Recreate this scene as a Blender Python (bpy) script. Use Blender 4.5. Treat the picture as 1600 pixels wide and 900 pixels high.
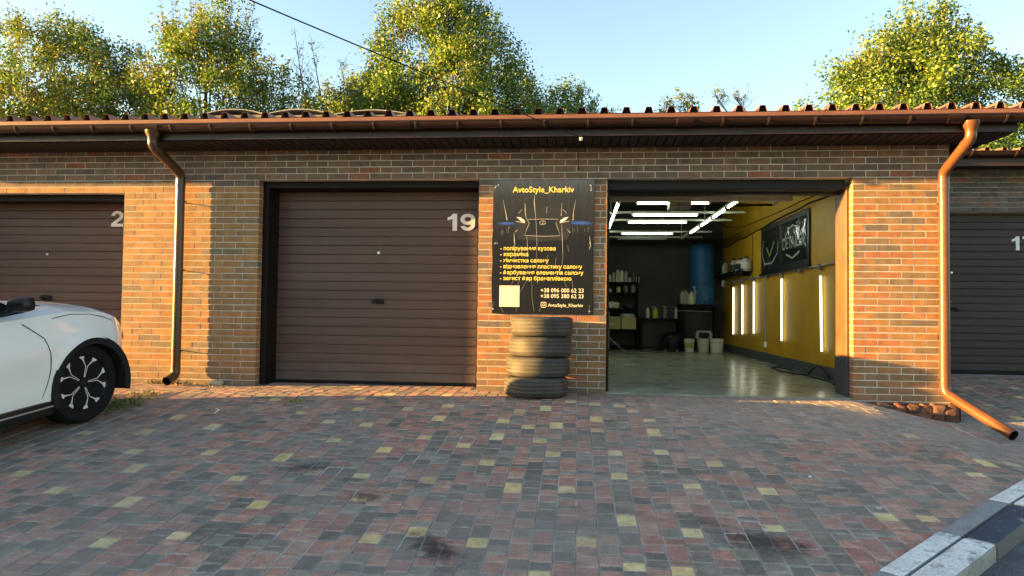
import bpy, bmesh, math, random
from mathutils import Vector, Matrix, noise
random.seed(7)
SC = bpy.context.scene
for o in list(bpy.data.objects): bpy.data.objects.remove(o)
COL = SC.collection
R = math.radians

# ------------------------------------------------------------------ camera
CAM = Vector((0.9421, -8.1488, 0.9556)); FPX = 1106.3758
YAW, PITCH, ROLL = 0.0918, 0.0306, 0.0122
CW = Vector((-math.sin(YAW)*math.cos(PITCH), math.cos(YAW)*math.cos(PITCH), math.sin(PITCH)))
_r0 = Vector((math.cos(YAW), math.sin(YAW), 0)); _u0 = _r0.cross(CW)
CR = _r0*math.cos(ROLL) + _u0*math.sin(ROLL); CU = -_r0*math.sin(ROLL) + _u0*math.cos(ROLL)
cd = bpy.data.cameras.new('camera'); cam = bpy.data.objects.new('camera', cd); COL.objects.link(cam)
cd.sensor_fit = 'HORIZONTAL'; cd.sensor_width = 36; cd.lens = 36*FPX/1600
cd.clip_start = .05; cd.clip_end = 2000
m = Matrix((CR, CU, -CW)).transposed().to_4x4(); m.translation = CAM
cam.matrix_world = m
SC.camera = cam
# ------------------------------------------------------------------ light
SUN_A, SUN_E = R(9.5), R(7.1)           # angle off the facade, elevation
SUN = Vector((-math.cos(SUN_A)*math.cos(SUN_E), -math.sin(SUN_A)*math.cos(SUN_E), math.sin(SUN_E)))
wd = bpy.data.worlds.new('World'); SC.world = wd; wd.use_nodes = True
nt = wd.node_tree; bg = nt.nodes['Background']
sky = nt.nodes.new('ShaderNodeTexSky'); sky.sky_type = 'NISHITA'; sky.sun_disc = False
sky.sun_elevation = SUN_E; sky.sun_rotation = math.atan2(SUN.x, SUN.y)
sky.air_density = 1.0; sky.dust_density = 0.8; sky.ozone_density = 1.0; sky.altitude = 100
nt.links.new(sky.outputs[0], bg.inputs[0]); bg.inputs[1].default_value = 0.05
ld = bpy.data.lights.new('sun', 'SUN'); ld.energy = 3.4; ld.angle = R(.53); ld.color = (1.0, .56, .155)
lo = bpy.data.objects.new('sun', ld); COL.objects.link(lo)
lo.rotation_euler = SUN.to_track_quat('Z', 'Y').to_euler(); lo.location = (-20, -10, 12)
vs = SC.view_settings; vs.view_transform = 'Standard'; vs.look = 'None'; vs.gamma = 1.0; vs.use_curve_mapping = False
vs.exposure = 3.52
SC.cycles.use_denoising = True; SC.cycles.max_bounces = 8; SC.cycles.sample_clamp_indirect = 4
SC.cycles.transparent_max_bounces = 12

# ------------------------------------------------------------------ helpers
def ray(x, y): return CW + CR*((x-800)/FPX) - CU*((y-450)/FPX)
def onY(x, y, Y):
    d = ray(x, y); return CAM + d*((Y-CAM.y)/d.y)
def onX(x, y, X):
    d = ray(x, y); return CAM + d*((X-CAM.x)/d.x)
def sstep(a, b, t):
    t = max(0., min(1., (t-a)/(b-a))); return t*t*(3-2*t)
def ground_z(X, Y):
    zm = .015 if Y > -.72 else .015 + .11*(Y+.72)
    if Y > -.45: zr = min(.07, -.25 + .118*(Y+.45))
    else: zr = min(zm, -.25 + .075*(Y+.45))
    w = sstep(3.80, 5.1, X)*(1 - .75*sstep(-.6, -3.6, Y) if Y < -.6 else 1)
    return zm*(1-w) + zr*w
def onG(x, y):
    d = ray(x, y); t = 2.0
    for _ in range(400):
        p = CAM + d*t
        if p.z <= ground_z(p.x, p.y): break
        t += .02
    lo_, hi = t-.02, t
    for _ in range(20):
        mid = (lo_+hi)/2; p = CAM + d*mid
        if p.z <= ground_z(p.x, p.y): hi = mid
        else: lo_ = mid
    return CAM + d*hi

def tag(o, label=None, cat=None, group=None, kind=None):
    if label: o['label'] = label
    if cat: o['category'] = cat
    if group: o['group'] = group
    if kind: o['kind'] = kind
    return o
WORLD = {}
def empty(name, loc=(0, 0, 0), rz=0, label=None, cat=None, group=None):
    o = bpy.data.objects.new(name, None); COL.objects.link(o)
    o.empty_display_size = .1
    o.location = loc; o.rotation_euler = (0, 0, rz)
    WORLD[o.name] = Matrix.Translation(Vector(loc)) @ Matrix.Rotation(rz, 4, 'Z')
    return tag(o, label, cat, group)
def put(name, me, parent=None, local=False):
    o = bpy.data.objects.new(name, me); COL.objects.link(o)
    if parent is not None:
        o.parent = parent
        if not local and parent.name in WORLD: o.matrix_parent_inverse = WORLD[parent.name].inverted()
    return o

class MB:
    def __init__(s): s.v = []; s.f = []; s.c = []
    def add(s, vs_, fs, col=None):
        b = len(s.v); s.v += [tuple(v) for v in vs_]; s.f += [tuple(b+i for i in f) for f in fs]
        s.c += [col]*len(fs); return s
    def box(s, c, d, rot=None, col=None, bev=0):
        hx, hy, hz = d[0]/2, d[1]/2, d[2]/2; c = Vector(c)
        if bev <= 0:
            vs_ = [Vector((x, y, z)) for x in (-hx, hx) for y in (-hy, hy) for z in (-hz, hz)]
            fs = [(0, 1, 3, 2), (4, 6, 7, 5), (0, 4, 5, 1), (2, 3, 7, 6), (0, 2, 6, 4), (1, 5, 7, 3)]
        else:
            bm = bmesh.new(); bmesh.ops.create_cube(bm, size=1)
            for v in bm.verts: v.co = Vector((v.co.x*d[0], v.co.y*d[1], v.co.z*d[2]))
            bmesh.ops.bevel(bm, geom=bm.edges[:], offset=bev, segments=2 if bev > .008 else 1, affect='EDGES', profile=.6)
            bm.verts.index_update()
            vs_ = [v.co.copy() for v in bm.verts]; fs = [[v.index for v in f.verts] for f in bm.faces]; bm.free()
        if rot is not None: vs_ = [rot @ v for v in vs_]
        return s.add([v+c for v in vs_], fs, col)
    def b2(s, x0, x1, y0, y1, z0, z1, col=None, bev=0):
        return s.box(((x0+x1)/2, (y0+y1)/2, (z0+z1)/2), (x1-x0, y1-y0, z1-z0), None, col, bev)
    def tube(s, pts, r, seg=10, col=None, caps=True):
        pts = [Vector(p) for p in pts]; n = len(pts)
        rs = r if isinstance(r, (list, tuple)) else [r]*n
        t0 = (pts[1]-pts[0]).normalized()
        up = Vector((0, 0, 1)) if abs(t0.z) < .9 else Vector((1, 0, 0))
        a = t0.cross(up).normalized(); vs_ = []
        for i in range(n):
            if i == 0: t = t0
            elif i == n-1: t = (pts[i]-pts[i-1]).normalized()
            else: t = ((pts[i]-pts[i-1]).normalized()+(pts[i+1]-pts[i]).normalized()).normalized()
            a = (a - t*a.dot(t)).normalized(); b = t.cross(a)
            for k in range(seg):
                q = 2*math.pi*k/seg; vs_.append(pts[i]+(a*math.cos(q)+b*math.sin(q))*rs[i])
        fs = [(i*seg+k, i*seg+(k+1) % seg, (i+1)*seg+(k+1) % seg, (i+1)*seg+k) for i in range(n-1) for k in range(seg)]
        if caps: fs += [tuple(range(seg))[::-1], tuple(range((n-1)*seg, n*seg))]
        return s.add(vs_, fs, col)
    def lathe(s, prof, c=(0, 0, 0), axis='Z', seg=24, col=None):
        c = Vector(c); vs_ = []; n = len(prof)
        for k in range(seg):
            q = 2*math.pi*k/seg
            for r, h in prof:
                if axis == 'Z': v = Vector((r*math.cos(q), r*math.sin(q), h))
                elif axis == 'Y': v = Vector((r*math.cos(q), h, r*math.sin(q)))
                else: v = Vector((h, r*math.cos(q), r*math.sin(q)))
                vs_.append(c+v)
        fs = []
        for k in range(seg):
            k2 = (k+1) % seg
            for i in range(n-1): fs.append((k*n+i, k2*n+i, k2*n+i+1, k*n+i+1))
        if prof[0][0] > 1e-6: fs.append(tuple(k*n for k in range(seg))[::-1])
        if prof[-1][0] > 1e-6: fs.append(tuple(k*n+n-1 for k in range(seg)))
        return s.add(vs_, fs, col)
    def prism(s, poly, a, b, plane='XZ', col=None):
        """2-D polygon in a plane, extruded between a and b along the third axis"""
        def P(u, v, w): return {'XZ': (u, w, v), 'YZ': (w, u, v), 'XY': (u, v, w)}[plane]
        n = len(poly); vs_ = [P(u, v, a) for u, v in poly]+[P(u, v, b) for u, v in poly]
        fs = [tuple(range(n)), tuple(range(2*n-1, n-1, -1))]+[(i, (i+1) % n, n+(i+1) % n, n+i) for i in range(n)]
        return s.add(vs_, fs, col)
    def mesh(s, name, mat, smooth=False, fix=True):
        me = bpy.data.meshes.new(name); me.from_pydata(s.v, [], s.f)
        if any(c is not None for c in s.c):
            at = me.color_attributes.new('Col', 'FLOAT_COLOR', 'CORNER'); data = []
            for p, c in zip(me.polygons, s.c):
                c = c or (.5, .5, .5); data += [c[0], c[1], c[2], 1.0]*p.loop_total
            at.data.foreach_set('color', data)
        if fix:
            bm = bmesh.new(); bm.from_mesh(me); bmesh.ops.recalc_face_normals(bm, faces=bm.faces[:]); bm.to_mesh(me); bm.free()
        for mt in (mat if isinstance(mat, (list, tuple)) else [mat]): me.materials.append(mt)
        if smooth:
            me.polygons.foreach_set('use_smooth', [True]*len(me.polygons))
            try: me.set_sharp_from_angle(angle=R(smooth if smooth > 1 else 40))
            except Exception: pass
        me.update(); return me
    def build(s, name, mat, parent=None, smooth=False, local=False, fix=True):
        return put(name, s.mesh(name, mat, smooth, fix), parent, local)

# ------------------------------------------------------------------ materials
def mat(name, col, rough=.6, metal=0., var=.15, scale=3., bump=0., bscale=60., attr=False, spec=.35, emit=None, es=0., coat=0., stretch=None, grain=.12, gscale=90.):
    m_ = bpy.data.materials.new(name); m_.use_nodes = True
    n = m_.node_tree.nodes; L = m_.node_tree.links; bs = n['Principled BSDF']
    bs.inputs['Roughness'].default_value = rough; bs.inputs['Metallic'].default_value = metal
    bs.inputs['Specular IOR Level'].default_value = spec
    if coat: bs.inputs['Coat Weight'].default_value = coat; bs.inputs['Coat Roughness'].default_value = .05
    geo = n.new('ShaderNodeNewGeometry'); mp = n.new('ShaderNodeMapping'); L.new(geo.outputs['Position'], mp.inputs['Vector'])
    if stretch: mp.inputs['Scale'].default_value = stretch
    if attr:
        a = n.new('ShaderNodeAttribute'); a.attribute_name = 'Col'; base = a.outputs['Color']
    else:
        rgb = n.new('ShaderNodeRGB'); rgb.outputs[0].default_value = (*col, 1); base = rgb.outputs[0]
    def vary(base, sc, amt, detail):
        nz = n.new('ShaderNodeTexNoise'); nz.inputs['Scale'].default_value = sc; nz.inputs['Detail'].default_value = detail
        L.new(mp.outputs[0], nz.inputs['Vector'])
        mr = n.new('ShaderNodeMapRange'); mr.inputs['From Min'].default_value = .3; mr.inputs['From Max'].default_value = .7
        mr.inputs['To Min'].default_value = 1-amt; mr.inputs['To Max'].default_value = 1+amt; L.new(nz.outputs['Fac'], mr.inputs['Value'])
        vm = n.new('ShaderNodeVectorMath'); vm.operation = 'SCALE'; L.new(base, vm.inputs[0]); L.new(mr.outputs[0], vm.inputs['Scale'])
        return vm.outputs[0], nz
    if var: base, nz = vary(base, scale, var, 4)
    if grain: base, _ = vary(base, gscale, grain, 2)
    L.new(base, bs.inputs['Base Color'])
    if bump:
        nb = n.new('ShaderNodeTexNoise'); nb.inputs['Scale'].default_value = bscale; nb.inputs['Detail'].default_value = 4; L.new(mp.outputs[0], nb.inputs['Vector'])
        bp = n.new('ShaderNodeBump'); bp.inputs['Strength'].default_value = bump; bp.inputs['Distance'].default_value = .004
        L.new(nb.outputs['Fac'], bp.inputs['Height']); L.new(bp.outputs[0], bs.inputs['Normal'])
    if emit: bs.inputs['Emission Color'].default_value = (*emit, 1); bs.inputs['Emission Strength'].default_value = es
    m_['base'] = 1
    return m_
def node_of(m_, t): return [x for x in m_.node_tree.nodes if x.type == t]

M = {}
M['brick'] = mat('brick', None, .8, var=.22, scale=9, bump=.5, bscale=140, attr=True, grain=.2, gscale=160, spec=.3)
M['mortar'] = mat('mortar', (.52, .48, .42), .95, var=.2, scale=4, bump=.4, bscale=200)
M['brown_metal'] = mat('brown_metal', (.030, .017, .013), .38, var=.12, scale=2, spec=.3)
M['gutter'] = mat('gutter_brown', (.022, .011, .008), .27, var=.15, scale=5, spec=.3)
M['pipe'] = mat('pipe_dark_brown', (.055, .030, .018), .30, var=.15, scale=4, spec=.5)
M['pipe_sunlit'] = mat('pipe_brown_sunlit', (.105, .044, .018), .34, var=.15, scale=4, spec=.5)  # right pipe: the same brown with the sun's orange put into its colour
M['roof'] = mat('roof_red_brown', (.19, .085, .055), .5, var=.2, scale=3)
M['roof_in'] = mat('roof_underside', (.05, .045, .04), .7, var=.1)
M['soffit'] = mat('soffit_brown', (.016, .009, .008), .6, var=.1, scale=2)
M['door'] = mat('door_brown', (.102, .063, .049), .5, var=.16, scale=1.4, bump=.25, bscale=30, stretch=(.25, 1, 6), grain=.10, gscale=40)
M['door_dark'] = mat('door_frame_dark', (.009, .007, .0065), .55, var=.15, spec=.2)
M['black'] = mat('black_plastic', (.009, .009, .010), .38, var=.1, spec=.3)
M['matte_black'] = mat('matte_black', (.010, .010, .0105), .8, var=.15, spec=.12)
M['white_paint'] = mat('white_paint', (.78, .77, .74), .6, var=.08)
M['steel'] = mat('steel', (.55, .55, .54), .35, metal=.9, var=.1)
M['concrete'] = mat('concrete', (.33, .32, .30), .9, var=.2, scale=3, bump=.4)
M['plaster'] = mat('grey_plaster', (.16, .16, .155), .9, var=.2, scale=1.5)
M['darkwall'] = mat('dark_grey_wall', (.050, .058, .052), .75, var=.2, scale=1.2)
M['ceiling'] = mat('ceiling_grey', (.055, .062, .056), .8, var=.15)
M['yellow'] = mat('ochre_wall', (.50, .275, .010), .55, var=.13, scale=1.6, bump=.15, bscale=20, grain=.06)
M['epoxy'] = mat('epoxy_floor', (.25, .275, .215), .24, var=.33, scale=2.2, bump=.10, bscale=6, stretch=(.6, 1.6, 1), grain=.15, gscale=14)
M['rust_post'] = mat('brown_painted_post', (.115, .055, .028), .55, var=.25, scale=5, bump=.2)
M['tyre'] = mat('tyre_rubber', (.060, .056, .051), .66, var=.35, scale=6, bump=.3, bscale=90, spec=.3)
M['car_tyre'] = mat('car_tyre_rubber', (.009, .009, .0095), .75, var=.15, scale=6, spec=.15)
M['asphalt'] = mat('asphalt', (.10, .10, .105), .95, var=.25, scale=5, bump=1.0, bscale=120, grain=.45, gscale=140)
M['soil'] = mat('soil', (.12, .105, .075), .95, var=.3, scale=.8, bump=.5)
M['grass'] = mat('grass', None, .8, var=.1, attr=True, grain=0)
M['stone'] = mat('rusty_stone', None, .85, var=.35, scale=14, bump=.9, bscale=40, attr=True, grain=.25)
M['glass_dark'] = mat('dark_glass', (.01, .012, .014), .06, var=0, grain=0, spec=.8)
M['car_white'] = mat('white_car_paint', (.82, .80, .77), .24, var=.02, scale=1, coat=.8, grain=0)
M['silver'] = mat('machined_alloy', (.62, .62, .63), .28, metal=.85, var=.05)
M['lamp_on'] = mat('lit_tube', (.9, .95, .9), .4, var=0, grain=0, emit=(.88, 1.0, .84), es=2.0)
M['lamp_side'] = mat('lit_wall_tube', (.9, .95, .85), .4, var=0, grain=0, emit=(.97, 1.0, .80), es=.36)
M['lamp_off'] = mat('unlit_tube', (.30, .33, .30), .4, var=.05)
M['bark'] = mat('bark', (.10, .075, .055), .9, var=.3, scale=8, bump=.6)
M['blue_tank'] = mat('blue_plastic', (.02, .13, .30), .45, var=.12, scale=2)
M['steel_paint'] = mat('pale_green_steel', (.46, .48, .36), .5, var=.15)
M['slate'] = mat('grey_slate', (.30, .33, .35), .9, var=.2, scale=3)
M['rag'] = mat('grey_sheet', (.34, .35, .34), .8, var=.2, scale=2)

# leaves: translucent
def leafmat(name):
    m_ = bpy.data.materials.new(name); m_.use_nodes = True; n = m_.node_tree.nodes; L = m_.node_tree.links
    n.remove(n['Principled BSDF']); out = n['Material Output']
    a = n.new('ShaderNodeAttribute'); a.attribute_name = 'Col'
    d = n.new('ShaderNodeBsdfDiffuse'); t = n.new('ShaderNodeBsdfTranslucent'); g = n.new('ShaderNodeBsdfGlossy'); g.inputs['Roughness'].default_value = .45
    mx = n.new('ShaderNodeMixShader'); mx.inputs[0].default_value = .38; m2 = n.new('ShaderNodeMixShader'); m2.inputs[0].default_value = .05
    for x in (d, t): L.new(a.outputs['Color'], x.inputs['Color'])
    L.new(d.outputs[0], mx.inputs[1]); L.new(t.outputs[0], mx.inputs[2]); L.new(mx.outputs[0], m2.inputs[1]); L.new(g.outputs[0], m2.inputs[2])
    L.new(m2.outputs[0], out.inputs[0]); return m_
M['leaf'] = leafmat('leaf')

# pavers: own colour + dirt + oil stains and another dark patch that have a place on the ground
def pavermat():
    m_ = mat('paver', None, .82, var=.24, scale=13, bump=.8, bscale=150, attr=True, grain=.34, gscale=170, spec=.28)
    n = m_.node_tree.nodes; L = m_.node_tree.links; bs = n['Principled BSDF']; src = bs.inputs['Base Color'].links[0].from_socket
    geo = node_of(m_, 'NEW_GEOMETRY')[0]
    nz = n.new('ShaderNodeTexNoise'); nz.inputs['Scale'].default_value = 16; nz.inputs['Detail'].default_value = 8; nz.inputs['Roughness'].default_value = .7; L.new(geo.outputs['Position'], nz.inputs['Vector'])
    total = None
    for (sx, sy, rx, ry, ang, k) in ((-1.05, -3.0, .30, .16, .3, .75), (-.62, -3.22, .14, .10, 0, .55), (-.44, -3.53, .17, .12, 0, .8), (-.15, -3.25, .16, .1, 0, .5),
                                     (.17, -4.24, .13, .30, .75, 1.0), (2.02, -3.98, .34, .17, -.4, .95), (1.72, -3.72, .24, .10, -.5, .6), (1.25, -3.6, .2, .08, -.5, .35), (-2.0, -2.0, .3, .1, 0, .3), (-1.2, -4.1, .25, .1, .2, .3), (.9, -4.6, .2, .12, 0, .5)):  # first entry on this line: a narrow slanted dark patch
        mp = n.new('ShaderNodeMapping'); mp.vector_type = 'TEXTURE'; mp.inputs['Location'].default_value = (sx, sy, -.3); mp.inputs['Rotation'].default_value = (0, 0, ang); mp.inputs['Scale'].default_value = (rx, ry, 3)
        L.new(geo.outputs['Position'], mp.inputs['Vector'])
        ln = n.new('ShaderNodeVectorMath'); ln.operation = 'LENGTH'; L.new(mp.outputs[0], ln.inputs[0])
        ad = n.new('ShaderNodeMath'); ad.operation = 'MULTIPLY_ADD'; L.new(nz.outputs['Fac'], ad.inputs[0]); ad.inputs[1].default_value = 2.6; L.new(ln.outputs['Value'], ad.inputs[2])
        mr = n.new('ShaderNodeMapRange'); mr.inputs['From Min'].default_value = 1.55; mr.inputs['From Max'].default_value = 2.3; mr.inputs['To Min'].default_value = k*.85; mr.inputs['To Max'].default_value = 0; L.new(ad.outputs[0], mr.inputs['Value'])
        if total is None: total = mr.outputs[0]
        else:
            mm = n.new('ShaderNodeMath'); mm.operation = 'MAXIMUM'; L.new(total, mm.inputs[0]); L.new(mr.outputs[0], mm.inputs[1]); total = mm.outputs[0]
    # pale dust lying on the stones
    dz = n.new('ShaderNodeTexNoise'); dz.inputs['Scale'].default_value = 1.1; dz.inputs['Detail'].default_value = 6; L.new(geo.outputs['Position'], dz.inputs['Vector'])
    dr = n.new('ShaderNodeMapRange'); dr.inputs['From Min'].default_value = .38; dr.inputs['From Max'].default_value = .70; dr.inputs['To Min'].default_value = .03; dr.inputs['To Max'].default_value = .55; L.new(dz.outputs['Fac'], dr.inputs['Value'])
    m1 = n.new('ShaderNodeMix'); m1.data_type = 'RGBA'; L.new(dr.outputs[0], m1.inputs['Factor']); L.new(src, m1.inputs['A']); m1.inputs['B'].default_value = (.27, .235, .205, 1)
    m2 = n.new('ShaderNodeMix'); m2.data_type = 'RGBA'; L.new(total, m2.inputs['Factor']); L.new(m1.outputs['Result'], m2.inputs['A']); m2.inputs['B'].default_value = (.018, .017, .017, 1)
    L.new(m2.outputs['Result'], bs.inputs['Base Color'])
    rr = n.new('ShaderNodeMapRange'); rr.inputs['To Min'].default_value = .82; rr.inputs['To Max'].default_value = .5; L.new(total, rr.inputs['Value']); L.new(rr.outputs[0], bs.inputs['Roughness'])
    return m_
def add_dirt(m_, z0, z1, col, amount, sc=3.):
    n = m_.node_tree.nodes; L = m_.node_tree.links; bs = n['Principled BSDF']; src = bs.inputs['Base Color'].links[0].from_socket
    geo = node_of(m_, 'NEW_GEOMETRY')[0]; sp = n.new('ShaderNodeSeparateXYZ'); L.new(geo.outputs['Position'], sp.inputs[0])
    nz = n.new('ShaderNodeTexNoise'); nz.inputs['Scale'].default_value = sc; nz.inputs['Detail'].default_value = 6; L.new(geo.outputs['Position'], nz.inputs['Vector'])
    ad = n.new('ShaderNodeMath'); ad.operation = 'MULTIPLY_ADD'; L.new(nz.outputs['Fac'], ad.inputs[0]); ad.inputs[1].default_value = -(z1-z0)*1.6; L.new(sp.outputs['Z'], ad.inputs[2])
    mr = n.new('ShaderNodeMapRange'); mr.inputs['From Min'].default_value = z0-(z1-z0)*.8; mr.inputs['From Max'].default_value = z1-(z1-z0)*.8; mr.inputs['To Min'].default_value = amount; mr.inputs['To Max'].default_value = 0; L.new(ad.outputs[0], mr.inputs['Value'])
    mx = n.new('ShaderNodeMix'); mx.data_type = 'RGBA'; L.new(mr.outputs[0], mx.inputs['Factor']); L.new(src, mx.inputs['A']); mx.inputs['B'].default_value = (*col, 1); L.new(mx.outputs['Result'], bs.inputs['Base Color'])
add_dirt(M['brick'], .0, .30, (.15, .125, .10), .55, 5); add_dirt(M['door'], .03, .40, (.15, .13, .11), .45, 4)
M['paver'] = pavermat()
M['joint'] = mat('joint_sand', (.40, .38, .35), .95, var=.35, scale=2.5, bump=.5, grain=.3)
def plainmat(name, col, rough=.5, **k): M[name] = mat(name, col, rough, var=k.pop('var', .08), **k); return M[name]

def text_mesh(s, height=None, width=None, mat_=None, bold=0., depth=.0015):
    cu = bpy.data.curves.new('t', 'FONT'); cu.body = s; cu.size = 1; cu.offset = bold; cu.extrude = 0; cu.resolution_u = 3
    o = bpy.data.objects.new('t', cu); COL.objects.link(o)
    dg = bpy.context.evaluated_depsgraph_get(); me = bpy.data.meshes.new_from_object(o.evaluated_get(dg))
    bpy.data.objects.remove(o); bpy.data.curves.remove(cu)
    xs = [v.co.x for v in me.vertices]; ys = [v.co.y for v in me.vertices]
    x0, x1, y0, y1 = min(xs), max(xs), min(ys), max(ys)
    k = width/(x1-x0) if width else height/(y1-y0); ky = height/(y1-y0) if (height and width) else k
    if width and not height: ky = k
    for v in me.vertices: v.co = Vector(((v.co.x-x0)*k, 0, v.co.y*ky))
    me.materials.append(mat_)
    return me, (x1-x0)*k, (y1-y0)*ky

# ================================================================== THE GROUND
tag(MB().add([(-300, -300, -1.4), (300, -300, -1.4), (300, 300, -1.4), (-300, 300, -1.4)], [(0, 1, 2, 3)]).build('ground', M['soil']), kind='structure')
# kerb centre line (inner edge of the inner row), bending along the lane past the frame
KERB = [(-4.6, -11.4), (2.57, -4.22), (4.20, -2.66), (5.35, -1.78), (6.6, -1.35), (16., -1.2)]
def kside(x, y):
    """signed distance to the kerb line: positive on the paved side"""
    best = 1e9; sg = 1
    for (ax, ay), (bx, by) in zip(KERB, KERB[1:]):
        dx, dy = bx-ax, by-ay; L2 = dx*dx+dy*dy; t = max(0, min(1, ((x-ax)*dx+(y-ay)*dy)/L2))
        px, py = ax+dx*t, ay+dy*t; d = math.hypot(x-px, y-py)
        if d < best: best = d; sg = 1 if dx*(y-py)-dy*(x-px) >= 0 else -1
    return best*sg
# road
road = MB(); nx, ny = 128, 58
for i in range(nx+1):
    for j in range(ny+1):
        x = -16+32*i/nx; y = -14+14.5*j/ny
        road.v.append((x, y, ground_z(x, y)-.055-.10*sstep(-.2, -4, kside(x, y))))
for i in range(nx):
    for j in range(ny):
        a = i*(ny+1)+j
        if kside(-16+32*(i+.5)/nx, -14+14.5*(j+.5)/ny) > .05: continue
        road.f.append((a, a+ny+1, a+ny+2, a+1)); road.c.append(None)
tag(road.build('road', M['asphalt'], smooth=True), kind='structure')

# sand bed under the pavers
pav = MB(); xs = [-13+.25*i for i in range(int(28/.25)+1)]; ys = [-11+.25*j for j in range(int(14.4/.25)+1)]
idx = {}
for i, x in enumerate(xs):
    for j, y in enumerate(ys):
        idx[i, j] = len(pav.v); pav.v.append((x, y, ground_z(x, y)-.0068))
for i in range(len(xs)-1):
    for j in range(len(ys)-1):
        if kside(xs[i]+.12, ys[j]+.12) > -.04 and not (ys[j] > .4 and xs[i] < 4.6):
            pav.f.append((idx[i, j], idx[i+1, j], idx[i+1, j+1], idx[i, j+1])); pav.c.append(None)
PAVE = tag(pav.build('pavement', M['joint'], smooth=True), kind='structure')

YEL = []
def ypix(x0, y0, s, pts): YEL.extend((x0+u/s, y0+v/s) for u, v in pts)
ypix(400, 640, 3.2, [(225, 8), (325, 62), (522, 67), (938, 37), (1245, 52), (1500, 80), (1363, 92), (408, 150), (860, 135), (1210, 137), (1418, 162), (648, 203), (1040, 188), (1480, 222), (108, 250), (1152, 277), (540, 315), (857, 350), (1283, 397), (1553, 402), (518, 435), (550, 655), (795, 618), (1100, 680), (1420, 810), (5, 485)])
ypix(0, 630, 3.333, [(915, 68), (1132, 122), (795, 142), (490, 142), (683, 247), (1083, 252), (727, 342), (115, 360), (1192, 395), (248, 465), (690, 510), (965, 692), (505, 745)])
ypix(760, 580, 5, [(640, 238), (820, 257), (272, 300), (458, 292), (150, 382), (845, 388), (330, 445), (540, 427), (850, 463), (95, 515), (1118, 318), (1238, 390), (1365, 467), (1285, 507), (515, 650), (995, 653), (1338, 635), (1030, 827), (210, 890)])
ypix(400, 580, 4.444, [(140, 192), (710, 118), (712, 188), (895, 160), (1350, 160), (312, 278), (708, 248), (1115, 255), (1372, 235), (1305, 318), (450, 355)])
ypix(850, 720, 4, [(142, 185), (905, 165), (1340, 192), (510, 358), (910, 452), (1380, 415), (268, 488), (570, 672), (870, 692)])
ypix(1040, 580, 4.09, [(355, 583)])
ypix(1350, 560, 2.648, [(197, 322), (475, 344), (493, 425), (605, 440), (490, 487), (70, 650), (300, 670), (405, 118), (510, 190), (635, 127), (640, 162), (613, 243), (480, 292)])
YG = []
for p in YEL:
    g = onG(*p)
    if all((g.xy-h.xy).length > .13 for h in YG): YG.append(g)
rp = random.Random(5)
YELC = [(.64, .46, .21), (.68, .50, .25), (.58, .42, .21), (.64, .48, .26)]
REDC = [(.345, .182, .140), (.375, .208, .158), (.310, .160, .126), (.355, .218, .168), (.290, .168, .138)]
GREYC = [(.172, .148, .126), (.206, .178, .152), (.140, .122, .106), (.236, .206, .174), (.184, .152, .132)]
PW = .1190; PITCHX = .1232; GAP = .0045
def paver_geo(L):
    h = .005; b = .0075; d = .03
    hx, hy = PW/2, L/2
    v = [(-hx+b, -hy+b, 0), (hx-b, -hy+b, 0), (hx-b, hy-b, 0), (-hx+b, hy-b, 0), (-hx, -hy, -h), (hx, -hy, -h), (hx, hy, -h), (-hx, hy, -h), (-hx, -hy, -d), (hx, -hy, -d), (hx, hy, -d), (-hx, hy, -d)]
    f = [(0, 1, 2, 3)]+[(4+i, 4+(i+1) % 4, (i+1) % 4, i) for i in range(4)]+[(8+i, 8+(i+1) % 4, 4+(i+1) % 4, 4+i) for i in range(4)]
    return v, f
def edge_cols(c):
    e = tuple(a*.66+s_*.34 for a, s_ in zip(c, (.40, .37, .33)))  # chamfers and sides paler: caught light put into the colour, with joint sand
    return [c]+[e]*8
def gframe(x, y, jit):
    e = .05; z = ground_z(x, y)
    n = Vector((-(ground_z(x+e, y)-ground_z(x-e, y))/(2*e), -(ground_z(x, y+e)-ground_z(x, y-e))/(2*e), 1)).normalized()
    n = (n+Vector((rp.gauss(0, jit), rp.gauss(0, jit), 0))).normalized()
    ex = Vector((1, 0, 0)); ex = (ex-n*ex.dot(n)).normalized(); ey = n.cross(ex)
    mm = Matrix((ex, ey, n)).transposed().to_4x4(); mm.translation = Vector((x, y, z+rp.gauss(0, .0016))); return mm
stones = []
ncol = int(19.2/PITCHX)
for ic in range(ncol):
    x = -8.6+ic*PITCHX
    y = -.004 if x < 5.02 else 2.88
    if -7.05 < x < -4.63 or -2.82 < x < -.25: y = .43
    y -= rp.random()*.03
    while y > -6.4:
        L = rp.choices([.06, .09, .12, .18], [.08, .34, .38, .20])[0]
        cy = y-L/2; y -= L+GAP
        if kside(x, cy) < -.05: continue
        vx = (Vector((x, cy, ground_z(x, cy)))-CAM); dep = vx.dot(CW)
        if dep < .8: continue
        u = 800+FPX*vx.dot(CR)/dep; w = 450-FPX*vx.dot(CU)/dep
        if u < -260 or u > 1800 or w > 1150: continue
        stones.append([x, cy, L, dep, u, w])
used = set()
for g in YG:
    k = min(range(len(stones)), key=lambda i: (stones[i][0]-g.x)**2+(stones[i][1]-g.y)**2+(.02 if stones[i][2] < .08 else 0))
    used.add(k)
order = sorted((i for i, s in enumerate(stones) if -20 < s[4] < 1620 and s[5] < 905 and s[2] > .07), key=lambda i: stones[i][3])
single = set(order[:300])
pcache = {}; rest = MB()
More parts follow.
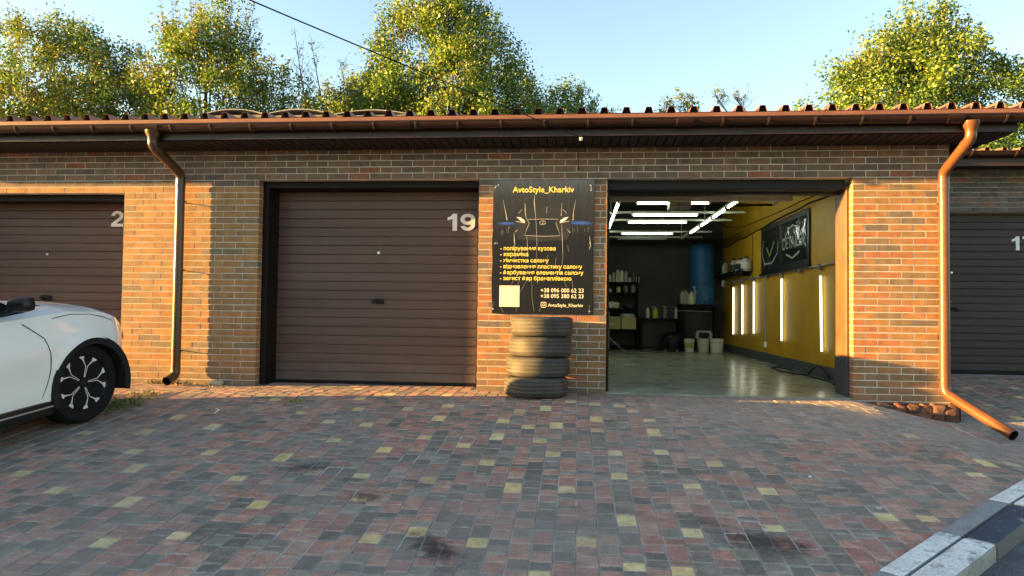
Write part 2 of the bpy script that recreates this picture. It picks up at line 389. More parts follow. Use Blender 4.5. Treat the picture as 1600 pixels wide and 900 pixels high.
for i, (x, y, L, dep, u, w) in enumerate(stones):
    dusty = sstep(1.0, 2.6, x)*sstep(-2.5, -.9, y)*(1 if y < .1 else 0)
    if i in used: c = rp.choice(YELC)
    elif rp.random() < .52: c = rp.choice(REDC)
    elif rp.random() < .003: c = rp.choice(YELC)
    else: c = rp.choice(GREYC)
    q = .82*dusty*rp.uniform(.75, 1.1); q = min(q, .95)
    c = tuple(a*(1-q)+b*q for a, b in zip(c, (.27, .25, .23)))
    c = tuple(min(.7, a*g_) for a, g_ in zip(c, (1.13, 1.07, 1.0)))
    mm = gframe(x, y, .010)
    if i in single:
        c = tuple(round(a, 2 if a > .12 else 3) for a in c); key = (L, c)
        if key not in pcache:
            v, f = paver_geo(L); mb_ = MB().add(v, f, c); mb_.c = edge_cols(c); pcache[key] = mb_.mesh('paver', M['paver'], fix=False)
        o = put('paver', pcache[key], PAVE); o.matrix_world = mm
    else:
        v, f = paver_geo(L); k = rp.uniform(.9, 1.12)
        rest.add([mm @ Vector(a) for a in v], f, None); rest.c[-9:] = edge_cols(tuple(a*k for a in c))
tag(rest.build('paver_field', M['paver'], PAVE, fix=False), kind='stuff')

# kerb: two rows of stones
KERBS = tag(bpy.data.objects.new('kerb', None), kind='structure'); COL.objects.link(KERBS)
def kmat(name, col, wear):
    m_ = mat(name, col, .8, var=.15, scale=5, bump=.6, bscale=80, grain=.2, gscale=60)
    n = m_.node_tree.nodes; L = m_.node_tree.links; bs = n['Principled BSDF']; src = bs.inputs['Base Color'].links[0].from_socket
    geo = node_of(m_, 'NEW_GEOMETRY')[0]; nz = n.new('ShaderNodeTexNoise'); nz.inputs['Scale'].default_value = 11; nz.inputs['Detail'].default_value = 8; nz.inputs['Roughness'].default_value = .7; L.new(geo.outputs['Position'], nz.inputs['Vector'])
    mr = n.new('ShaderNodeMapRange'); mr.inputs['From Min'].default_value = .62-wear; mr.inputs['From Max'].default_value = .70-wear*.6; L.new(nz.outputs['Fac'], mr.inputs['Value'])
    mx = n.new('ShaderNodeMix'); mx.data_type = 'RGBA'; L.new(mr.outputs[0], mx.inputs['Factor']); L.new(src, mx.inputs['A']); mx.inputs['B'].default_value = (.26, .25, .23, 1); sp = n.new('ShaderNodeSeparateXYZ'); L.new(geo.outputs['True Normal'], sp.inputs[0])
    sd = n.new('ShaderNodeMapRange'); sd.inputs['From Min'].default_value = .25; sd.inputs['From Max'].default_value = .85; sd.inputs['To Min'].default_value = .75; sd.inputs['To Max'].default_value = .0; L.new(sp.outputs['Z'], sd.inputs['Value'])  # side faces darkened: their shadow and splash dirt both put into the colour
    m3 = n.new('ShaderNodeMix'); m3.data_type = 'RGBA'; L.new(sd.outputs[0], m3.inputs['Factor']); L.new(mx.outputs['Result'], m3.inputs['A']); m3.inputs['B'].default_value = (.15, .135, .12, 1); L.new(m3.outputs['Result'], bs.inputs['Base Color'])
    return m_
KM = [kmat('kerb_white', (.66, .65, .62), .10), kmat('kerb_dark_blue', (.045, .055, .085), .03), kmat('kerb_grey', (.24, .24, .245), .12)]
def kpt(s):
    acc = 0
    for (ax, ay), (bx, by) in zip(KERB, KERB[1:]):
        L = math.hypot(bx-ax, by-ay)
        if s <= acc+L or (bx, by) == KERB[-1]:
            t = (s-acc)/L; return Vector((ax+(bx-ax)*t, ay+(by-ay)*t)), Vector(((bx-ax)/L, (by-ay)/L))
        acc += L
s0 = math.hypot(7.17, 7.18)+1e-6     # arc length at the second kerb point
# a joint lies at the pixel (1480.6, 835)
jp = onG(1480.6, 835); js = min((s0+k*.005 for k in range(800)), key=lambda s: (kpt(s)[0]-jp.xy).length)
LEN = .78
for row, (o0, o1) in enumerate(((0.0, .125), (.132, .30))):
    for k in range(-5, 9):
        a = js+k*LEN+(.004); b = a+LEN-.008
        pa, ta = kpt(a); pb, tb = kpt(b); t = (pb-pa).normalized(); nrm = Vector((t.y, -t.x))
        mid = (pa+pb)/2+nrm*(o0+o1)/2
        za = ground_z(pa.x, pa.y); zb = ground_z(pb.x, pb.y)
        ex = Vector((pb.x-pa.x, pb.y-pa.y, zb-za)); Lx = ex.length; ex.normalize()
        ez = Vector((0, 0, 1)); ey = ez.cross(ex).normalized(); ez = ex.cross(ey)
        rot = Matrix((ex, ey, ez)).transposed()
        h = .26; top = (za+zb)/2+(.012 if row == 0 else .016)
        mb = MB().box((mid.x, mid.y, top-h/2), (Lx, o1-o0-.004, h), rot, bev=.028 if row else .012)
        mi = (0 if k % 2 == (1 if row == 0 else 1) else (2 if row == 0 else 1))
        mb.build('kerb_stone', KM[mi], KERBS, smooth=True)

# ================================================================== THE GARAGE ROW
C = .075; BL = .2563; BH = .0655
def AZ(n): return (33-n)*C
X0, X1 = -9.2, 5.005
PIERS = [(-4.578, -2.868), (-.207, 1.276), (3.985, 5.005)]
OPEN = [(-7.12, -4.578, 2), (-2.868, -.207, 0), (1.276, 3.985, 0)]    # x0, x1, course of the lintel's lower edge
G = empty('garage_row', (-2, 4, 0), 0, 'long brown brick garage row with dark brown eaves and red-brown metal roof', 'garage')
BP = [((.315, .160, .068), 6), ((.280, .150, .068), 7), ((.235, .145, .074), 7), ((.195, .138, .080), 5), ((.150, .118, .090), 2), ((.335, .135, .062), 2), ((.310, .135, .060), 4)]
BPL = [((.320, .175, .070), 6), ((.285, .165, .072), 7), ((.260, .158, .075), 5), ((.195, .150, .095), 2), ((.310, .150, .060), 3)]
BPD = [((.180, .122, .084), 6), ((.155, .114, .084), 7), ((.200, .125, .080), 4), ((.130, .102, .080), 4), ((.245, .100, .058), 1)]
rb = random.Random(11)
# mortar body of the wall (recessed behind the brick faces) : one closed box for each stretch
wall = MB(); I = .004
def stretch(x0, x1, z0, z1): wall.b2(x0+I, x1-I, .0030, .118, z0, z1)
TOPZ = 2.86
stretch(X0, X1, 2.475+.001, TOPZ)
stretch(PIERS[0][0], PIERS[0][1], -.05, 2.4755); stretch(PIERS[1][0], PIERS[1][1], -.05, 2.4755); stretch(PIERS[2][0], PIERS[2][1], -.05, 2.4755)
stretch(X0, PIERS[0][0]+.006, AZ(2)+.001, 2.4755); stretch(X0, -7.12, -.05, AZ(2)+.0015)
WALL = wall.build('wall', M['mortar'], G)
# bricks
rows = []   # (x0, x1, z, y0)
def lay(xa, xb, course, first):
    z = AZ(course)-C/2; x = xa; L = first
    while x < xb-.02:
        e = min(x+L-.009, xb)
        if xb-e < .035: e = xb
        rows.append((x, e, z)); x = e+.009; L = BL
H = BL/2
for c in range(-5, 0): lay(X0, X1, c, BL if c % 2 else H)
for c in range(0, 2): lay(X0, PIERS[0][1], c, BL if c % 2 else H)
for c in range(2, 34): lay(PIERS[0][0], PIERS[0][1], c, H+.02 if c % 2 == 0 else BL-.01); lay(X0, -7.12, c, BL if c % 2 else H)
for c in range(0, 34): lay(PIERS[1][0], PIERS[1][1], c, H if c % 2 else BL); lay(PIERS[2][0], PIERS[2][1], c, H if c % 2 else BL)
rows = [r for r in rows if r[1]-r[0] > .03]
def vis(r):
    x = (r[0]+r[1])/2; v = Vector((x, 0, r[2]))-CAM; u = 800+FPX*v.dot(CR)/v.dot(CW); w = 450-FPX*v.dot(CU)/v.dot(CW)
    if not (0 < u < 1600) or w < 236: return -1
    if x > -.04 and x < 1.13 and .92 < r[2] < 2.45: return -1
    if .12 < x < .82 and r[2] < .85: return -1
    return (r[1]-r[0])/v.dot(CW)
rank = sorted(range(len(rows)), key=lambda i: -vis(rows[i])); single = set(i for i in rank[:300] if vis(rows[i]) > 0)
bcache = {}; brest = MB()
for i, (xa, xb, z) in enumerate(rows):
    pal = BPD if z > 2.40 else (BPL if xb < -2.8 else BP)  # top courses take darker browns: eave shade put into the brick colour
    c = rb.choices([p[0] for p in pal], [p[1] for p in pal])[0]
    if -4.6 < xa < -2.8 and c[0] > .35 and c[1] < .15: c = BP[1][0]
    if -2.868 < xb-.001 and False: pass
    L = xb-xa; yo = rb.uniform(-.0014, .0014)
    if i in single:
        L = round(L, 3); key = (L, c)
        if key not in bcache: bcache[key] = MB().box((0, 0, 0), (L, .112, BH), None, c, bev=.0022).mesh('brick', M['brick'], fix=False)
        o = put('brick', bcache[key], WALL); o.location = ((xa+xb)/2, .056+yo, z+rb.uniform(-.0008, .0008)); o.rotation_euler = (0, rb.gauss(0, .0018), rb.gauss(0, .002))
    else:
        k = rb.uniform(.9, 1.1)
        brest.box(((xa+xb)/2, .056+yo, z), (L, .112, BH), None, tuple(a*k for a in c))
tag(brest.build('brick_field', M['brick'], WALL, fix=False), kind='stuff')

# the shell behind the brick skin
MB().b2(X0, 5.0, .122, .20, 2.49, 3.045).build('inner_lintel', M['plaster'], G)
shell = MB(); shell.b2(-4.56, -2.9, .121, .34, -.1, 2.485)
shell.build('inner_pier', M['plaster'], G)
MB().b2(-.19, 1.24, .121, .34, -.1, 2.485).build('inner_pier', M['plaster'], G)
# side wall towards the neighbour, brick-clad edge
sw = MB()
for c in range(-5, 34):
    z = AZ(c)-C/2; y = .125+(0 if c % 2 else H)
    if c % 2 == 0: sw.box((5.005-.056, .125+H/2-.005, z), (.112, H-.009, BH), None, rb.choice(BP)[0])
    while y < 3.4:
        sw.box((5.005-.056+rb.uniform(-.001, .001), y+BL/2, z), (.112, BL-.009, BH), None, rb.choice(BP)[0]); y += BL
SW = MB().b2(4.90, 4.999, .12, 9.6, -.2, 3.0).build('side_wall', M['mortar'], G)
tag(sw.build('brick_field', M['brick'], SW, fix=False), kind='stuff')

# plinth of rough reddish stones under the right pier
PL = MB().b2(4.0, 5.09, -.035, .12, -.6, -.022).build('plinth', M['matte_black'], G)
rs = random.Random(3)
def rough_stone(c, d, col, seed):
    bm = bmesh.new(); bmesh.ops.create_icosphere(bm, subdivisions=3, radius=.5)
    for v in bm.verts:
        p = v.co.copy(); q = Vector([math.copysign(abs(a*2)**.55/2, a) for a in p])
        nn = noise.noise(p*3.1+Vector((seed*7.3, 0, 0)))*.30+noise.noise(p*8+Vector((seed, 3, 0)))*.16
        q *= 1+nn; v.co = Vector((q.x*d[0], q.y*d[1], q.z*d[2]))+Vector(c)
    mb = MB(); bm.verts.index_update(); mb.add([v.co.copy() for v in bm.verts], [[v.index for v in f.verts] for f in bm.faces], col); bm.free(); return mb
sx = 4.10; k = 0
STC = [(.125, .052, .034), (.15, .065, .040), (.09, .045, .032), (.12, .066, .046), (.07, .045, .036)]
while sx < 5.02:
    w = rs.uniform(.07, .19); h = .08+.15*min(1, max(.1, (sx-4.05)/.75)); split = rs.random() < .55 and h > .12
    parts = ((h*.55, 0), (h*.5, h*.5)) if split else ((h, 0),)
    for hh, off in parts:
        rough_stone((sx+w/2+rs.uniform(-.01, .01), -.045+rs.uniform(-.012, .012), -.020-off-hh/2), (w*rs.uniform(1.05, 1.2), .12, hh*rs.uniform(1.05, 1.25)), rs.choice(STC), k*1.7+3).build('stone', M['stone'], PL, smooth=60); k += 1
    sx += w
rough_stone((4.99, -.04, -.25), (.20, .12, .06), (.07, .06, .05), 30).build('stone', M['stone'], PL, smooth=80)

# ---------------------------------------------------------------- roof, eaves
RY = -.60; RS = .05
def roofz(y): return 3.062+RS*(y-RY)
ROOF = MB().prism([(RY+.09, roofz(RY+.09)-.050), (9.7, roofz(9.7)-.050), (9.7, roofz(9.7)-.012), (RY+.09, roofz(RY+.09)-.012)], X0, 5.45, 'YZ').build('roof', M['roof_in'], G)
RP = .235; xr = -9.3; xe = 5.50
prof1 = [(0, 0), (.070, 0), (.090, .062), (.145, .062), (.165, 0), (RP, 0)]
nrib = 0; x = xr
ph = onY(1192.0, 168, RY).x     # one rib's dark end sits here
x = ph-.1175-RP*math.floor((ph-.1175-xr)/RP)
while x < xe:
    n_ = min(5, int(round((xe-x)/RP)))
    if n_ < 1: break
    pr = []
    for k in range(n_):
        pr += [(x+k*RP+u, v) for u, v in (prof1 if k == n_-1 else prof1[:-1])]
    mb = MB(); t = .002
    vs_ = [(u, yy, roofz(yy)+v+w) for w in (0, t) for yy in (RY, 9.75) for u, v in pr]; m_ = len(pr)
    fs = []
    for k in range(m_-1):
        fs += [(k, k+1, m_+k+1, m_+k), (2*m_+k, 3*m_+k, 3*m_+k+1, 2*m_+k+1), (k, 2*m_+k, 2*m_+k+1, k+1), (m_+k, m_+k+1, 3*m_+k+1, 3*m_+k)]
    mb.add(vs_, fs); mb.build('roof_sheet', M['roof'], ROOF)
    # shaded hollow of every rib, put in as black fill a hand behind the edge
    fo = MB()
    for k in range(n_): fo.prism([(x+k*RP+u, roofz(RY+.05)+v*.97-.002) for u, v in prof1[1:5]], RY+.05, RY+.09, 'XZ')
    tag(fo.build('rib_shade_fill', M['matte_black'], ROOF), kind='stuff')
    x += n_*RP
# drip flashing under the sheet
MB().prism([(RY-.012, 3.052), (RY-.012, 3.012), (RY-.004, 3.012), (RY-.004, 3.044), (RY+.10, 3.049), (RY+.10, 3.056)], X0, 5.46, 'YZ').build('drip_edge', M['roof'], ROOF)
MB().b2(X0, 5.40, -.515, -.49, 2.850, 3.004).build('fascia', M['brown_metal'], G)
MB().b2(X0, 5.40, -.528, -.516, 2.838, 2.866).build('fascia_trim', M['gutter'], G)
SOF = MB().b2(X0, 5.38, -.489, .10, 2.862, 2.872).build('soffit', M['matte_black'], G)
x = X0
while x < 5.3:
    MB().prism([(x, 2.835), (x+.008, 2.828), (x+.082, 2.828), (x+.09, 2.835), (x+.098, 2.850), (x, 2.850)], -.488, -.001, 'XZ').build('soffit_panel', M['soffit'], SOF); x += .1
# soffit at the end of the eaves: a closing board
MB().b2(5.401, 5.416, -.515, 3.2, 2.85, 3.004).build('barge_board', M['brown_metal'], G)
# gutter : half-round trough with a rolled front bead
GY, GZ, GR = -.588, 2.985, .066
def half(r0, r1, n=14):
    a = [(GY-r0*math.cos(math.pi*k/n), GZ-r0*math.sin(math.pi*k/n)*1.05) for k in range(n+1)]
    b = [(GY-r1*math.cos(math.pi*k/n), GZ-r1*math.sin(math.pi*k/n)*1.05) for k in range(n, -1, -1)]
    return a+b
gm = MB(); poly = half(GR, GR-.0035); n_ = len(poly)
gx = [X0, 5.62]
vs_ = [(xx, u, v) for xx in gx for u, v in poly]
gm.add(vs_, [(i, (i+1) % n_, n_+(i+1) % n_, n_+i) for i in range(n_)])
GUT = gm.build('gutter', M['gutter'], G, smooth=50)
MB().tube([(X0, GY-GR+.002, GZ+.003), (5.62, GY-GR+.002, GZ+.003)], .009, 10).build('bead', M['gutter'], GUT, smooth=True)
MB().prism(half(GR-.001, 0.002), 5.605, 5.6225, 'YZ').build('end_cap', M['gutter'], GUT)
bx = onY(850, 190, GY-GR).x; bx -= .467*20
while bx < 5.6:
    if bx > X0:
        pl = half(GR+.0055, GR+.0005, 10)
        MB().prism(pl, bx-.011, bx+.011, 'YZ').build('bracket', M['pipe'], GUT, smooth=50)
    bx += .467
for px in (630, 1073, 1495, 236):
    xx = onY(px, 190, GY-GR).x
    MB().prism(half(GR+.008, GR+.001, 12), xx-.075, xx+.075, 'YZ').build('joint_sleeve', M['gutter'], GUT, smooth=50)

# ---------------------------------------------------------------- downpipes
def elbow(a, b, c, r, n=6):
    a, b, c = Vector(a), Vector(b), Vector(c); p = b+(a-b).normalized()*r; q = b+(c-b).normalized()*r
    return [p*(1-t)**2+b*2*t*(1-t)+q*t*t for t in [k/n for k in range(n+1)]]
def downpipe(out, neck, low, foot, clamps, pm='pipe'):
    r = .053
    D = MB().tube([neck, low], r, 18).build('downpipe', M[pm], G, smooth=60)
    out = Vector(out); k1 = out+Vector((0, 0, -.17)); neck = Vector(neck)
    f = MB().tube([out+Vector((0, 0, .0)), out+Vector((0, 0, -.03)), out+Vector((0, 0, -.075)), out+Vector((0, 0, -.13))], [.085, .080, .056, .0505], 18); f.build('outlet', M[pm], D, smooth=60)
    up = neck+Vector((0, 0, .09))
    path = [out+Vector((0, 0, -.12))]+elbow(out+Vector((0, 0, -.12)), k1, up, .05)+elbow(k1, up, neck+Vector((0, 0, -.06)), .07)+[neck+Vector((0, 0, -.06))]
    MB().tube(path, r+.001, 18).build('swan_neck', M[pm], D, smooth=60)
    for j, p in enumerate((path[6], path[-1], neck+Vector((0, 0, -.16)))):
        pass
    MB().tube([neck+Vector((0, 0, -.085)), neck+Vector((0, 0, -.02))], r+.004, 18).build('collar', M[pm], D, smooth=60)
    d = (up-k1).normalized()
    MB().tube([k1+d*.075, k1+d*.12], r+.004, 18).build('collar', M[pm], D, smooth=60)
    MB().tube(foot, r+.001, 18, caps=False).build('shoe', [M[pm]], D, smooth=60)
    MB().tube(foot[-2:], r-.004, 18, caps=False).build('shoe_lining', M['matte_black'], D, smooth=60)
    for z in clamps:
        tt = (z-neck.z)/(Vector(low).z-neck.z); p = neck.lerp(Vector(low), tt)
        cl = MB().tube([p+Vector((0, 0, -.012)), p+Vector((0, 0, .012))], r+.0035, 18)
        cl.tube([p+Vector((0, .03, 0)), Vector((p.x, .0, p.z))], .006, 6)
        cl.box((p.x-.062, p.y, z), (.03, .018, .016)); cl.box((p.x+.062, p.y, z), (.03, .018, .016))
        cl.build('clamp', M[pm], D)
    return D
PY = -.108
xl = -3.80
foot = elbow((xl, PY, .3), (xl, PY, .125), (xl-.02, PY-.16, .065), .07)+[Vector((xl-.022, PY-.15, .07))]
foot = [Vector((xl, PY, .26))]+foot
downpipe((-3.862, GY, GZ-.055), (xl, PY, 2.44), (xl, PY, .22), foot, (2.20, 1.38, .42))
xr_ = 4.893
e1 = Vector((5.15, -.86, ground_z(5.15, -.86)+.075)); k0 = Vector((xr_, PY, .115))
foot = [Vector((xr_, PY, .25))]+elbow((xr_, PY, .25), k0, e1, .075)+[e1]
downpipe((4.925, GY, GZ-.055), (xr_, PY, 2.41), (xr_, PY, .22), foot, (2.16, 1.10, .26), 'pipe_sunlit')

# ---------------------------------------------------------------- garage doors
def digit(ch):
    """heavy upright numeral in a unit-high box: list of closed polygons"""
    def band(c, rx, ry, t, a0, a1, n=18):
        o_ = [(c[0]+rx*math.cos(a0+(a1-a0)*k/n), c[1]+ry*math.sin(a0+(a1-a0)*k/n)) for k in range(n+1)]
        i_ = [(c[0]+(rx-t)*math.cos(a0+(a1-a0)*k/n), c[1]+(ry-t)*math.sin(a0+(a1-a0)*k/n)) for k in range(n+1)]
        return [[o_[k], o_[k+1], i_[k+1], i_[k]] for k in range(n)]
    if ch == '1': return [[(.26, 0), (.47, 0), (.47, 1), (.30, 1), (.26, .93)], [(.26, .93), (.30, 1), (.26, .98), (.18, .85), (.03, .77), (.03, .60), (.26, .69)]], .55
    if ch == '7': return [[(.03, .82), (.66, .82), (.66, 1), (.03, 1)], [(.44, .82), (.66, .82), (.42, .40), (.38, 0), (.17, 0), (.22, .40)]], .70
    if ch == '0': return band((.35, .5), .34, .5, .19, 0, 2*math.pi, 32), .70
    if ch == '9': return band((.35, .67), .34, .33, .19, 0, 2*math.pi, 28)+[[(.69, .67), (.49, .67), (.47, .40), (.67, .45)]]+band((.34, .36), .335, .36, .19, .25, -math.pi*.90, 18), .70
    if ch == '2': return band((.35, .66), .33, .34, .19, math.pi*.98, -.55, 18)+[[(.63, .48), (.47, .60), (.02, .17), (.28, .17)], [(.02, 0), (.69, 0), (.69, .18), (.02, .18)]], .71
def number(s, h, w, x, y, z, par, m_='white_paint', bold=0):
    mb = MB(); cx = 0; tot = 0
    for ch in s: tot += digit(ch)[1]+.06
    k = w/(tot-.06)
    for ch in s:
        polys, adv = digit(ch)
        for ip, p in enumerate(polys): mb.add([(x+(cx+u)*k, y-.00006*ip, z+v*h) for u, v in p], [tuple(range(len(p)))])
        cx += adv+.06
    return mb.build('number', M[m_], par)
M['numeral'] = mat('numeral_pale', (.80, .79, .76), .6, var=.1)
def garage_door(x0, x1, zt, Y, G_, nsl=21, z0=.03, zlock=1.64, zh=1.036, xh=None, x_l=None):
    D = MB().b2(x0-.02, x1+.02, Y+.022, Y+.05, z0, zt).build('garage_door', M['door_dark'], G_)
    p = (zt-z0-.02)/nsl; mid = (x0+x1)/2
    h = p
    me = MB().prism([(Y+.021, -h/2+.0005), (Y+.007, -h/2+.001), (Y+.002, -h/2+.004), (Y, -h*.30), (Y+.001, h/2-.010), (Y+.004, h/2-.004), (Y+.010, h/2-.0005), (Y+.021, h/2-.0005)], x0, x1, 'YZ').mesh('slat', M['door'], fix=True)
    for k in range(nsl):
        o = put('slat', me, D); o.location = (0, 0, z0+.02+p*(k+.5))
    MB().b2(x0, x1, Y-.002, Y+.020, z0-.03, z0+.018).build('bottom_seal', M['door_dark'], D)
    xh = mid if xh is None else xh
    hd = MB().lathe([(0, -.012), (.030, -.012), (.032, -.004), (.032, .004)], (xh-.035, Y-.006, zh), 'Y', 18)
    hd.tube([(xh-.06, Y-.03, zh+.012), (xh-.02, Y-.046, zh+.02), (xh+.04, Y-.046, zh+.014), (xh+.075, Y-.03, zh-.006)], [.012, .018, .017, .010], 10)
    hd.tube([(xh-.03, Y-.03, zh), (xh-.03, Y+.01, zh)], .016, 10)
    hd.box((xh, Y-.002, zh), (.15, .012, .062), None, None, .01)
    hd.build('handle', M['black'], D, smooth=True)
    if zlock:
        lk = MB().lathe([(0, -.010), (.017, -.010), (.021, -.003), (.021, .006)], ((x_l or xh), Y-.002, zlock), 'Y', 16); lk.build('lock', M['steel'], D, smooth=True)
    return D
d2 = garage_door(-7.06, -4.64, AZ(2)-.05, .42, G, zlock=1.60, xh=-5.893)
number('20', .205, .36, onY(173, 354, .415).x, .416, onY(173, 354, .415).z, d2, 'numeral')
d19 = garage_door(-2.80, -.235, 2.40, .42, G, xh=-1.51)
number('19', .210, .355, onY(698, 360.5, .415).x, .416, onY(698, 360.5, .415).z, d19, 'numeral')
# dark steel frames in the reveals
def frame(x0, x1, zt, Y, G_, w=.045):
    F = MB().b2(x0+.006, x0+w, .121, Y+.02, -.05, zt-.004).build('door_frame', M['door_dark'], G_)
    MB().b2(x1-w*.4, x1-.005, .121, Y+.02, -.05, zt-.004).build('door_frame', M['door_dark'], G_)
    MB().b2(x0+.006, x1-.006, .123, Y+.02, zt-.075, zt-.003).build('door_head', M['door_dark'], G_)
frame(-7.12, -4.578, AZ(2), .42, G); frame(-2.868, -.207, 2.475, .42, G, .07)
# open bay: brown post on the right, dark head with the rolled-up door
MB().b2(3.955, 4.05, .122, .47, -.05, 2.40, bev=.006).build('post', M['rust_post'], G)
MB().b2(4.052, 4.46, .122, .46, -.05, 2.48).build('inner_pier', M['plaster'], G)
MB().b2(3.951, 4.048, .120, .475, -.06, .46, bev=.004).build('post_shadow', mat('post_shadow_grey', (.045, .047, .05), .6, var=.2), G)  # tyre stack's shadow on the lower post, put in as a dark grey sleeve
MB().b2(1.276, 3.95, .123, .30, 2.36, 2.47, bev=.01).build('door_head', mat('dull_black', (.007, .007, .007), .45, var=.1, spec=.25), G)
MB().b2(1.276, 3.95, .30, .47, 2.335, 2.44, bev=.03).build('door_head', M['black'], G)
MB().b2(1.262, 1.31, .121, .40, -.05, 2.40).build('door_frame', M['door_dark'], G)

# ---------------------------------------------------------------- inside the open bay
XW, YB, FZ, CZ = 4.45, 9.4, .04, 2.64
fl = MB(); rr = random.Random(9); npt = 60
vs_ = []
for k in range(npt+1):
    x = 1.27+(3.98-1.27)*k/npt; vs_.append((x, .012+rr.uniform(-.012, .012), .024))
vs_ += [(4.46, .47, FZ-.003), (4.46, YB, FZ), (.5, YB, FZ), (.5, .34, FZ-.004), (1.262, .34, FZ-.004)]
n_ = len(vs_); fl.add(vs_+[(a, b, c-.12) for a, b, c in vs_], [tuple(range(n_))]+[(i, (i+1) % n_, n_+(i+1) % n_, n_+i) for i in range(n_)])
fl.build('floor_slab', M['epoxy'], G)
def ceilz(y): return roofz(y)-.10
MB().prism([(.465, -.1), (YB, -.1), (YB, ceilz(YB)), (.465, ceilz(.465))], XW, XW+.1, 'YZ').build('right_inner_wall', M['yellow'], G)
MB().b2(XW-.012, XW-.001, .47, YB-.005, FZ, FZ+.17).build('baseboard', mat('baseboard_grey', (.075, .08, .085), .6, var=.15), G)
MB().b2(.4, XW+.1, YB+.001, YB+.12, -.1, ceilz(YB)).build('back_wall', M['darkwall'], G)
MB().prism([(.35, -.1), (YB, -.1), (YB, ceilz(YB)), (.35, ceilz(.35))], .4, .5, 'YZ').build('left_inner_wall', M['darkwall'], G)
MB().prism([(.21, ceilz(.21)+.001), (YB+.12, ceilz(YB+.12)+.001), (YB+.12, ceilz(YB+.12)+.03), (.21, ceilz(.21)+.03)], .4, XW+.1, 'YZ').build('ceiling', M['ceiling'], G)
MB().b2(1.0, 3.62, .95, 1.05, 2.36, 2.445, bev=.006).build('door_rail', M['steel_paint'], G)
MB().b2(1.0, 4.44, .80, .86, 2.50, 2.55).build('ceiling_joist', M['matte_black'], G)
# back of the row
MB().b2(X0, .398, 5.9, 6.0, -.1, 3.335).build('rear_wall', M['plaster'], G)
MB().prism([(.201, -.1), (5.9, -.1), (5.9, 3.33), (.201, 3.05)], X0, X0+.1, 'YZ').build('end_wall', M['plaster'], G)
# electric wire on the lintel and the lamp under the eaves
wire = [onY(903, 238, -.006), onY(903.5, 250, -.006), onY(904, 265, -.006)]
MB().tube(wire, .004, 6).build('wall_wire', M['matte_black'], G)

# ================================================================== ADVERTISING BOARD
SXa, SXb, SZa, SZb, SY = -.040, 1.126, .912, 2.458, -.022
def boardmat():
    m_ = mat('board_print', (.02, .02, .022), .34, var=.3, scale=6, stretch=(6, 1, .8), spec=.3, grain=.15)
    n = m_.node_tree.nodes; L = m_.node_tree.links; bs = n['Principled BSDF']
    geo = node_of(m_, 'NEW_GEOMETRY')[0]; sp = n.new('ShaderNodeSeparateXYZ'); L.new(geo.outputs['Position'], sp.inputs[0])
    mr = n.new('ShaderNodeMapRange'); mr.inputs['From Min'].default_value = 1.72; mr.inputs['From Max'].default_value = SZb; L.new(sp.outputs['Z'], mr.inputs['Value'])
    cr = n.new('ShaderNodeValToRGB'); e = cr.color_ramp.elements
    e[0].position = 0; e[0].color = (.006, .0055, .0065, 1); e[1].position = 1; e[1].color = (.045, .066, .100, 1)
    q = cr.color_ramp.elements.new(.35); q.color = (.015, .015, .017, 1); q = cr.color_ramp.elements.new(.72); q.color = (.022, .025, .031, 1)
    L.new(mr.outputs[0], cr.inputs[0])
    vm = [x for x in n if x.type == 'VECT_MATH']
    first = [x for x in n if x.type == 'RGB'][0]
    for l in list(first.outputs[0].links): L.new(cr.outputs[0], l.to_socket)
    return m_
S = empty('advertising_board', (.54, SY, SZa), 0, 'black printed advertising board with yellow lettering on the brick pillar above the tyres', 'sign')
bd = MB(); NX, NZ = 12, 16; rr = random.Random(2)
for j in range(NZ+1):
    for i in range(NX+1):
        x = SXa+(SXb-SXa)*i/NX; z = SZa+(SZb-SZa)*j/NZ
        e = rr.uniform(-.004, .004) if i in (0, NX) else 0
        bd.v.append((x+e, SY, z+(rr.uniform(-.002, .002) if j in (0, NZ) else 0)))
for j in range(NZ+1):
    for i in range(NX+1):
        v = bd.v[j*(NX+1)+i]; bd.v.append((v[0], -.003, v[2]))
nn = (NX+1)*(NZ+1)
for j in range(NZ):
    for i in range(NX):
        a = j*(NX+1)+i; bd.f.append((a, a+1, a+NX+2, a+NX+1)); bd.c.append(None); bd.f.append((nn+a, nn+a+NX+1, nn+a+NX+2, nn+a+1)); bd.c.append(None)
edge = [i for i in range(NX)]+[j*(NX+1)+NX for j in range(NZ)]+[NZ*(NX+1)+i for i in range(NX, 0, -1)]+[j*(NX+1) for j in range(NZ, 0, -1)]
for a, b in zip(edge, edge[1:]+edge[:1]): bd.f.append((a, b, nn+b, nn+a)); bd.c.append(None)
PANEL = bd.build('panel', boardmat(), S)
plainmat('print_yellow', (.84, .72, .14), .5); plainmat('print_white', (.74, .72, .66), .5); plainmat('print_grey', (.19, .185, .175), .5); plainmat('print_cream', (.72, .70, .48), .55)
plainmat('print_blue', (.03, .09, .42), .4); plainmat('print_pale', (.34, .33, .30), .5)
def bx(px): return SXa+(px-769.5)/(927.5-769.5)*(SXb-SXa)
def bz(py): return SZb-(py-281)/(490.5-281)*(SZb-SZa)
def printed(s, x0, x1, py, m_, bold=.012, name='lettering'):
    me, w, h = text_mesh(s, None, bx(x1)-bx(x0), M[m_], bold); o = put(name, me, PANEL); o.location = (bx(x0), SY-.0016, bz(py)); return o
printed('AvtoStyle_Kharkiv', 800.5, 896.5, 300.6, 'print_yellow', .010)
for s, x1, py in (('- полірування кузова', 868.5, 391.5), ('- кераміка', 826, 400.8), ('- хімчистка салону', 858, 410.3), ('- відновлення пластику салону', 910, 419.8), ('- фарбування елементів салону', 912, 429.2), ('- захист фар бронеплівкою', 893.5, 438.3)):
    printed(s, 782, x1, py, 'print_yellow', .010)
